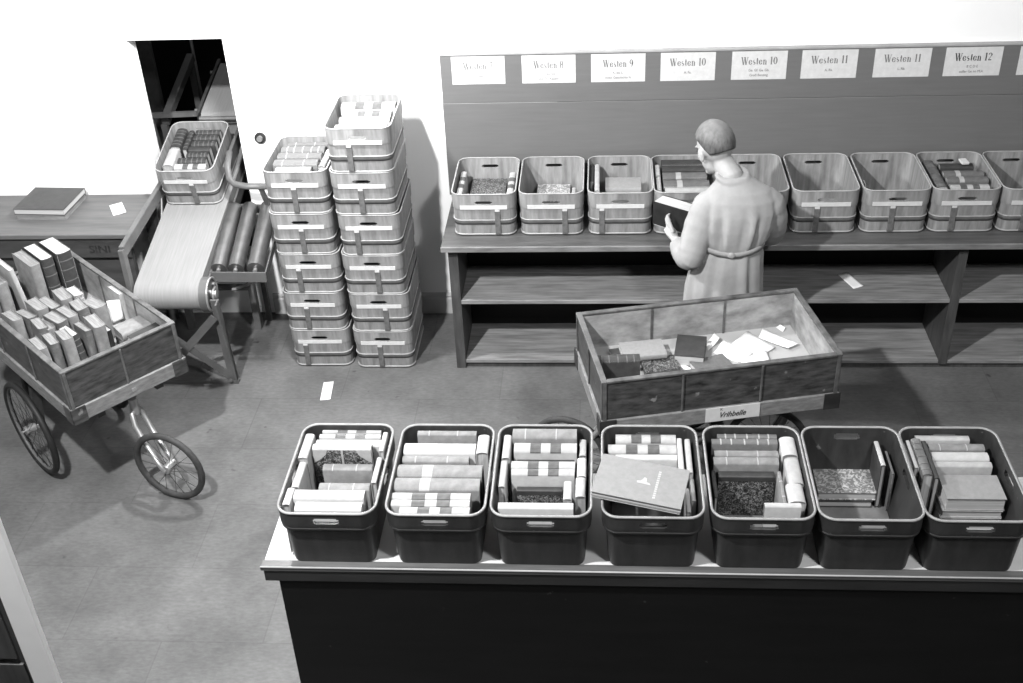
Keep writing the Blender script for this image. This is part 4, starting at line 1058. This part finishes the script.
for s, x in ((-1, .555), (1, .735)):
    limb(b, [(x, 5.325, .90), (x+s*.005, 5.33, .70), (x+s*.005, 5.34, .49), (x+s*.005, 5.325, .30), (x+s*.005, 5.32, .09)], [.085, .078, .055, .052, .038])
armL = [(.55, 5.345, 1.25), (.50, 5.31, 1.11), (.455, 5.245, .965), (.425, 5.31, .97), (.385, 5.40, .99)]
armR = [(.83, 5.35, 1.26), (.875, 5.37, 1.13), (.885, 5.42, 1.01), (.79, 5.52, 1.0), (.68, 5.55, 1.0)]
limb(b, armL, [.045, .040, .030, .032, .026]); limb(b, armR, [.045, .040, .030, .032, .026])
# held book
hb_c = Vector((.424, 5.572, 1.105)); yawb = R(-35); hbW = .150; hbT = .095; hbL = .30
HB = Matrix.Translation(hb_c) @ Matrix.Rotation(yawb, 4, 'Z')
def hand(b, wrist, palm_dir, out, curl, thumb_side, up):
    """palm from the wrist along palm_dir; four fingers wrap towards curl, thumb leaves the palm's side"""
    w = Vector(wrist)-O; d = Vector(palm_dir).normalized(); o_ = Vector(out).normalized(); c = Vector(curl).normalized(); u = Vector(up).normalized()
    pc = w+d*.045
    b.tube([w, w+d*.02, w+d*.05, w+d*.085], [.024, .028, .034, .030], 12, flat=.5)
    Ls = [.068, .078, .074, .058]
    for k in range(4):
        a0 = w+d*.075+u*(.030-.020*k)
        a1 = a0+d*Ls[k]*.45+c*.006; a2 = a1+d*Ls[k]*.25+c*.018; a3 = a2+d*Ls[k]*.08+c*.024
        b.tube([w+d*.05+u*(.024-.016*k), a0, a1, a2, a3], [.0095, .0095, .0088, .008, .0065], 8)
    t0 = w+d*.022+u*.022; t1 = t0+u*.030+d*.022; t2 = t1+u*.026+d*.014; 
    b.tube([t0, t1, t2, t2+u*.012+d*.008], [.012, .0115, .010, .008], 8)
hand(b, (.385, 5.40, .99), (-.32, .60, .30), (0, 0, 0), (.6, .55, 0), 1, (-.2, .1, 1))
hand(b, (.68, 5.55, 1.0), (-.80, -.18, .05), (0, 0, 0), (-.35, -.5, 0), 1, (.1, .0, 1))
body = b.build('body', M['skin'], P)
rm = body.modifiers.new('fuse', 'REMESH'); rm.mode = 'VOXEL'; rm.voxel_size = .006; rm.use_smooth_shade = True
sm = body.modifiers.new('soften', 'SMOOTH'); sm.iterations = 3; sm.factor = .5
for s in (-1, 1):
    MB().ell((s*.030, .082, .008), (.013, .010, .008), T=HM, n=12, m=8).build('eye', M['iron'], P)
# hair: cap over the back and top of the head
b = MB(); n, m = 36, 20; V = []; F = []
rings = []
for i in range(m+1):
    t_ = PI*.5-PI*.80*i/m
    ring = []
    for j in range(n):
        a = 2*PI*j/n; k = math.cos(t_)
        dirn = math.sin(a)   # +1 towards the face
        tt = t_ if dirn < .2 else max(t_, PI*.5-PI*(.80-.60*(dirn-.2)/.8)*i/m)
        tt = PI*.5-(PI*(.645 if dirn < -.25 else .645-.40*((dirn+.25)/1.25)**.5))*i/m
        k = math.cos(tt)
        q = 1.0+.012*math.sin(7*a+3*tt)
        ring.append(HM @ Vector(((.080*k*math.cos(a))*q, -.013+(.101*k*math.sin(a))*q, .024+.104*math.sin(tt)*q)))
    rings.append(ring)
b.loft(rings, cap=False)
hair = b.build('hair', M['hair'], P); so = hair.modifiers.new('thick', 'SOLIDIFY'); so.thickness = .008; so.offset = -1
# coat: lofted with folds, sleeves fused in
b = MB()
sec = [(.634, 5.318, .42, .205, .125, .055, 0), (.634, 5.318, .60, .203, .125, .055, .3), (.636, 5.318, .75, .198, .122, .05, .6), (.645, 5.320, .88, .182, .118, .045, .9), (.655, 5.322, .96, .168, .108, .045, 1.2),
       (.662, 5.322, 1.00, .158, .101, .03, 1.3), (.668, 5.322, 1.05, .168, .110, .085, 1.45), (.676, 5.325, 1.12, .182, .118, .085, 1.6), (.684, 5.330, 1.20, .192, .116, .045, 1.7), (.688, 5.335, 1.265, .185, .105, .01, 2.4), (.688, 5.342, 1.31, .150, .088, .004, 2.5), (.672, 5.355, 1.35, .098, .070, 0, 2.6), (.652, 5.365, 1.378, .070, .062, 0, 2.6)]
rings = []
for i in range(len(sec)-1):
    for j in range(4):
        u = j/4; q = [sec[i][k]*(1-u)+sec[i+1][k]*u for k in range(7)]
        rings.append(oval(q[:3], q[3], q[4], n=96, rz=R(-3), fold=q[5], fn=11, ph=q[6]))
rings.append(oval(sec[-1][:3], sec[-1][3], sec[-1][4], n=96, rz=R(-3)))
b.loft(rings)
def sleeve(pts, rs, seed):
    pp, rr = densify(pts, rs, 6); rr = [r_*(1+.018*math.sin(i*1.7+seed)) for i, r_ in enumerate(rr)]
    b.tube([pv(*p) for p in pp], rr, 20)
sleeve([(.585, 5.345, 1.255), (.530, 5.335, 1.215), (.495, 5.305, 1.12), (.465, 5.265, 1.02), (.452, 5.250, .968), (.437, 5.275, .955), (.415, 5.33, .962), (.395, 5.382, .982)], [.066, .076, .078, .073, .068, .064, .058, .047], 0)
sleeve([(.79, 5.345, 1.265), (.845, 5.352, 1.220), (.872, 5.372, 1.13), (.882, 5.40, 1.06), (.880, 5.43, 1.005), (.86, 5.46, .99), (.80, 5.51, .99), (.72, 5.545, .998)], [.066, .076, .073, .067, .063, .060, .055, .047], 2)
# turned-down collar
b.tube([pv(.652+.074*math.cos(a), 5.365+.066*math.sin(a), 1.372+.016*math.sin(a)) for a in [2*PI*k/24 for k in range(24)]], .015, 8, loop=True)
coat = b.build('work_coat', M['coat'], P)
rm = coat.modifiers.new('fuse', 'REMESH'); rm.mode = 'VOXEL'; rm.voxel_size = .007; rm.use_remove_disconnected = False; rm.use_smooth_shade = True
sm = coat.modifiers.new('soften', 'SMOOTH'); sm.iterations = 3; sm.factor = .5
b = MB(); N_ = 64; rr = []
for (dz, of) in ((-.020, .004), (-.020, .010), (.020, .010), (.020, .004)):
    rr.append([pv(.662+(.162+of)*math.cos(a), 5.322+(.106+of)*math.sin(a), 1.004+dz*.75+.022*abs(math.cos(a))**1.5-.004) for a in [2*PI*k/N_ for k in range(N_)]])
rr.append(rr[0]); b.loft(rr, cap=False); bt = b.build('coat_belt', M['coat_belt'], P)
b = MB(); b.ell(tuple(pv(.655, 5.208, 1.000)), (.020, .010, .018)); b.build('belt_knot', M['coat_belt'], P)
# trousers and shoes
b = MB()
for s, x in ((-1, .555), (1, .735)):
    limb(b, *densify([(x, 5.325, .78), (x+s*.005, 5.34, .50), (x+s*.005, 5.33, .28), (x+s*.005, 5.325, .07)], [.095, .080, .075, .070], 5))
b.build('trousers', M['trouser'], P)
for s, x in ((-1, .55), (1, .74)):
    b = MB(); b.ell(tuple(pv(x, 5.385, .048)), (.046, .135, .048)); b.box(x-.04, x+.04, 5.265, 5.505, 0, .018, T=Matrix.Translation(-O)); b.build('shoe', M['shoe'], P, .003)
# held book, fore-edge up
pre = Matrix.Rotation(PI, 4, 'X') @ Matrix.Translation((0, 0, 0))
book('black', hbL, hbT, hbW, 'large dark book held in both hands by the person', 'held book', HB @ Matrix.Translation((0, 0, -hbW)) @ Matrix.Rotation(PI, 4, 'X'))
o_ = STY

# ------------------------------------------------------------------ lights
def spot(name, loc, aim, energy, size, angle, blend):
    l = bpy.data.lights.new(name, 'SPOT'); l.energy = energy; l.shadow_soft_size = size; l.spot_size = R(angle); l.spot_blend = blend
    o = bpy.data.objects.new(name, l); COL.objects.link(o); o.location = loc
    o.rotation_euler = (Vector(aim)-Vector(loc)).to_track_quat('-Z', 'Y').to_euler(); return o
spot('flood_lamp_left', (-1.95, 2.1, 4.5), (-1.5, 5.6, .9), 1300, .08, 135, 1)
spot('flood_lamp_right', (1.8, 1.1, 4.6), (.6, 5.4, .6), 400, .25, 140, 1)  # fill light added to brighten the right side, no lamp of the room
# shaded lamp hanging above the stacks, just out of the frame
t = thing('hanging_lamp', 'bare bulb lamp hanging above the crate stacks', 'lamp', (-1.62, 5.30, 2.70))
MB().tube([(0, 0, .07), (0, 0, 2.5)], .004, 6).build('cord', M['iron'], t)
MB().cyl((0, 0, .035), (0, 0, .085), .018, 16).build('socket', M['iron'], t)
bm_, nt_, pb = new_mat('lit_bulb_glass'); pb.inputs['Emission Color'].default_value = (1, 1, 1, 1); pb.inputs['Emission Strength'].default_value = 8
MB().ell((0, 0, 0), (.03, .03, .038)).build('bulb', bm_, t)
l = bpy.data.lights.new('bulb_light', 'POINT'); l.energy = 205; l.shadow_soft_size = .07; o = bpy.data.objects.new('bulb_light', l); COL.objects.link(o); o.location = (-1.62, 5.30, 2.58)
l = bpy.data.lights.new('shaft_lamp', 'POINT'); l.energy = 14; l.shadow_soft_size = .08; o = bpy.data.objects.new('shaft_lamp', l); COL.objects.link(o); o.location = (-2.3, 7.3, 2.9)  # unseen fill added to brighten the belt and beams inside the shaft
w = bpy.data.worlds.new('world'); scn.world = w; w.use_nodes = True
w.node_tree.nodes['Background'].inputs['Color'].default_value = (.8, .8, .8, 1); w.node_tree.nodes['Background'].inputs['Strength'].default_value = .03

# ------------------------------------------------------------------ camera
right = Vector((9.97019812e-01, 6.44800236e-02, -4.23535132e-02)); down = Vector((-2.50688210e-05, -5.48734378e-01, -8.35996759e-01)); fwd = Vector((-7.71459194e-02, 8.33506394e-01, -5.47097431e-01))
cam = bpy.data.cameras.new('camera'); co = bpy.data.objects.new('camera', cam); COL.objects.link(co)
m = Matrix((right, -down, -fwd)).transposed().to_4x4(); m.translation = (0, 0, 3.9); co.matrix_world = m
cam.sensor_fit = 'HORIZONTAL'; cam.sensor_width = 36; cam.lens = 1163.629/1023*36; cam.clip_start = .05; cam.clip_end = 60
scn.camera = co
scn.view_settings.view_transform = 'Standard'; scn.view_settings.look = 'None'
scn.view_settings.exposure = .27; scn.view_settings.gamma = 1; scn.view_settings.use_curve_mapping = False
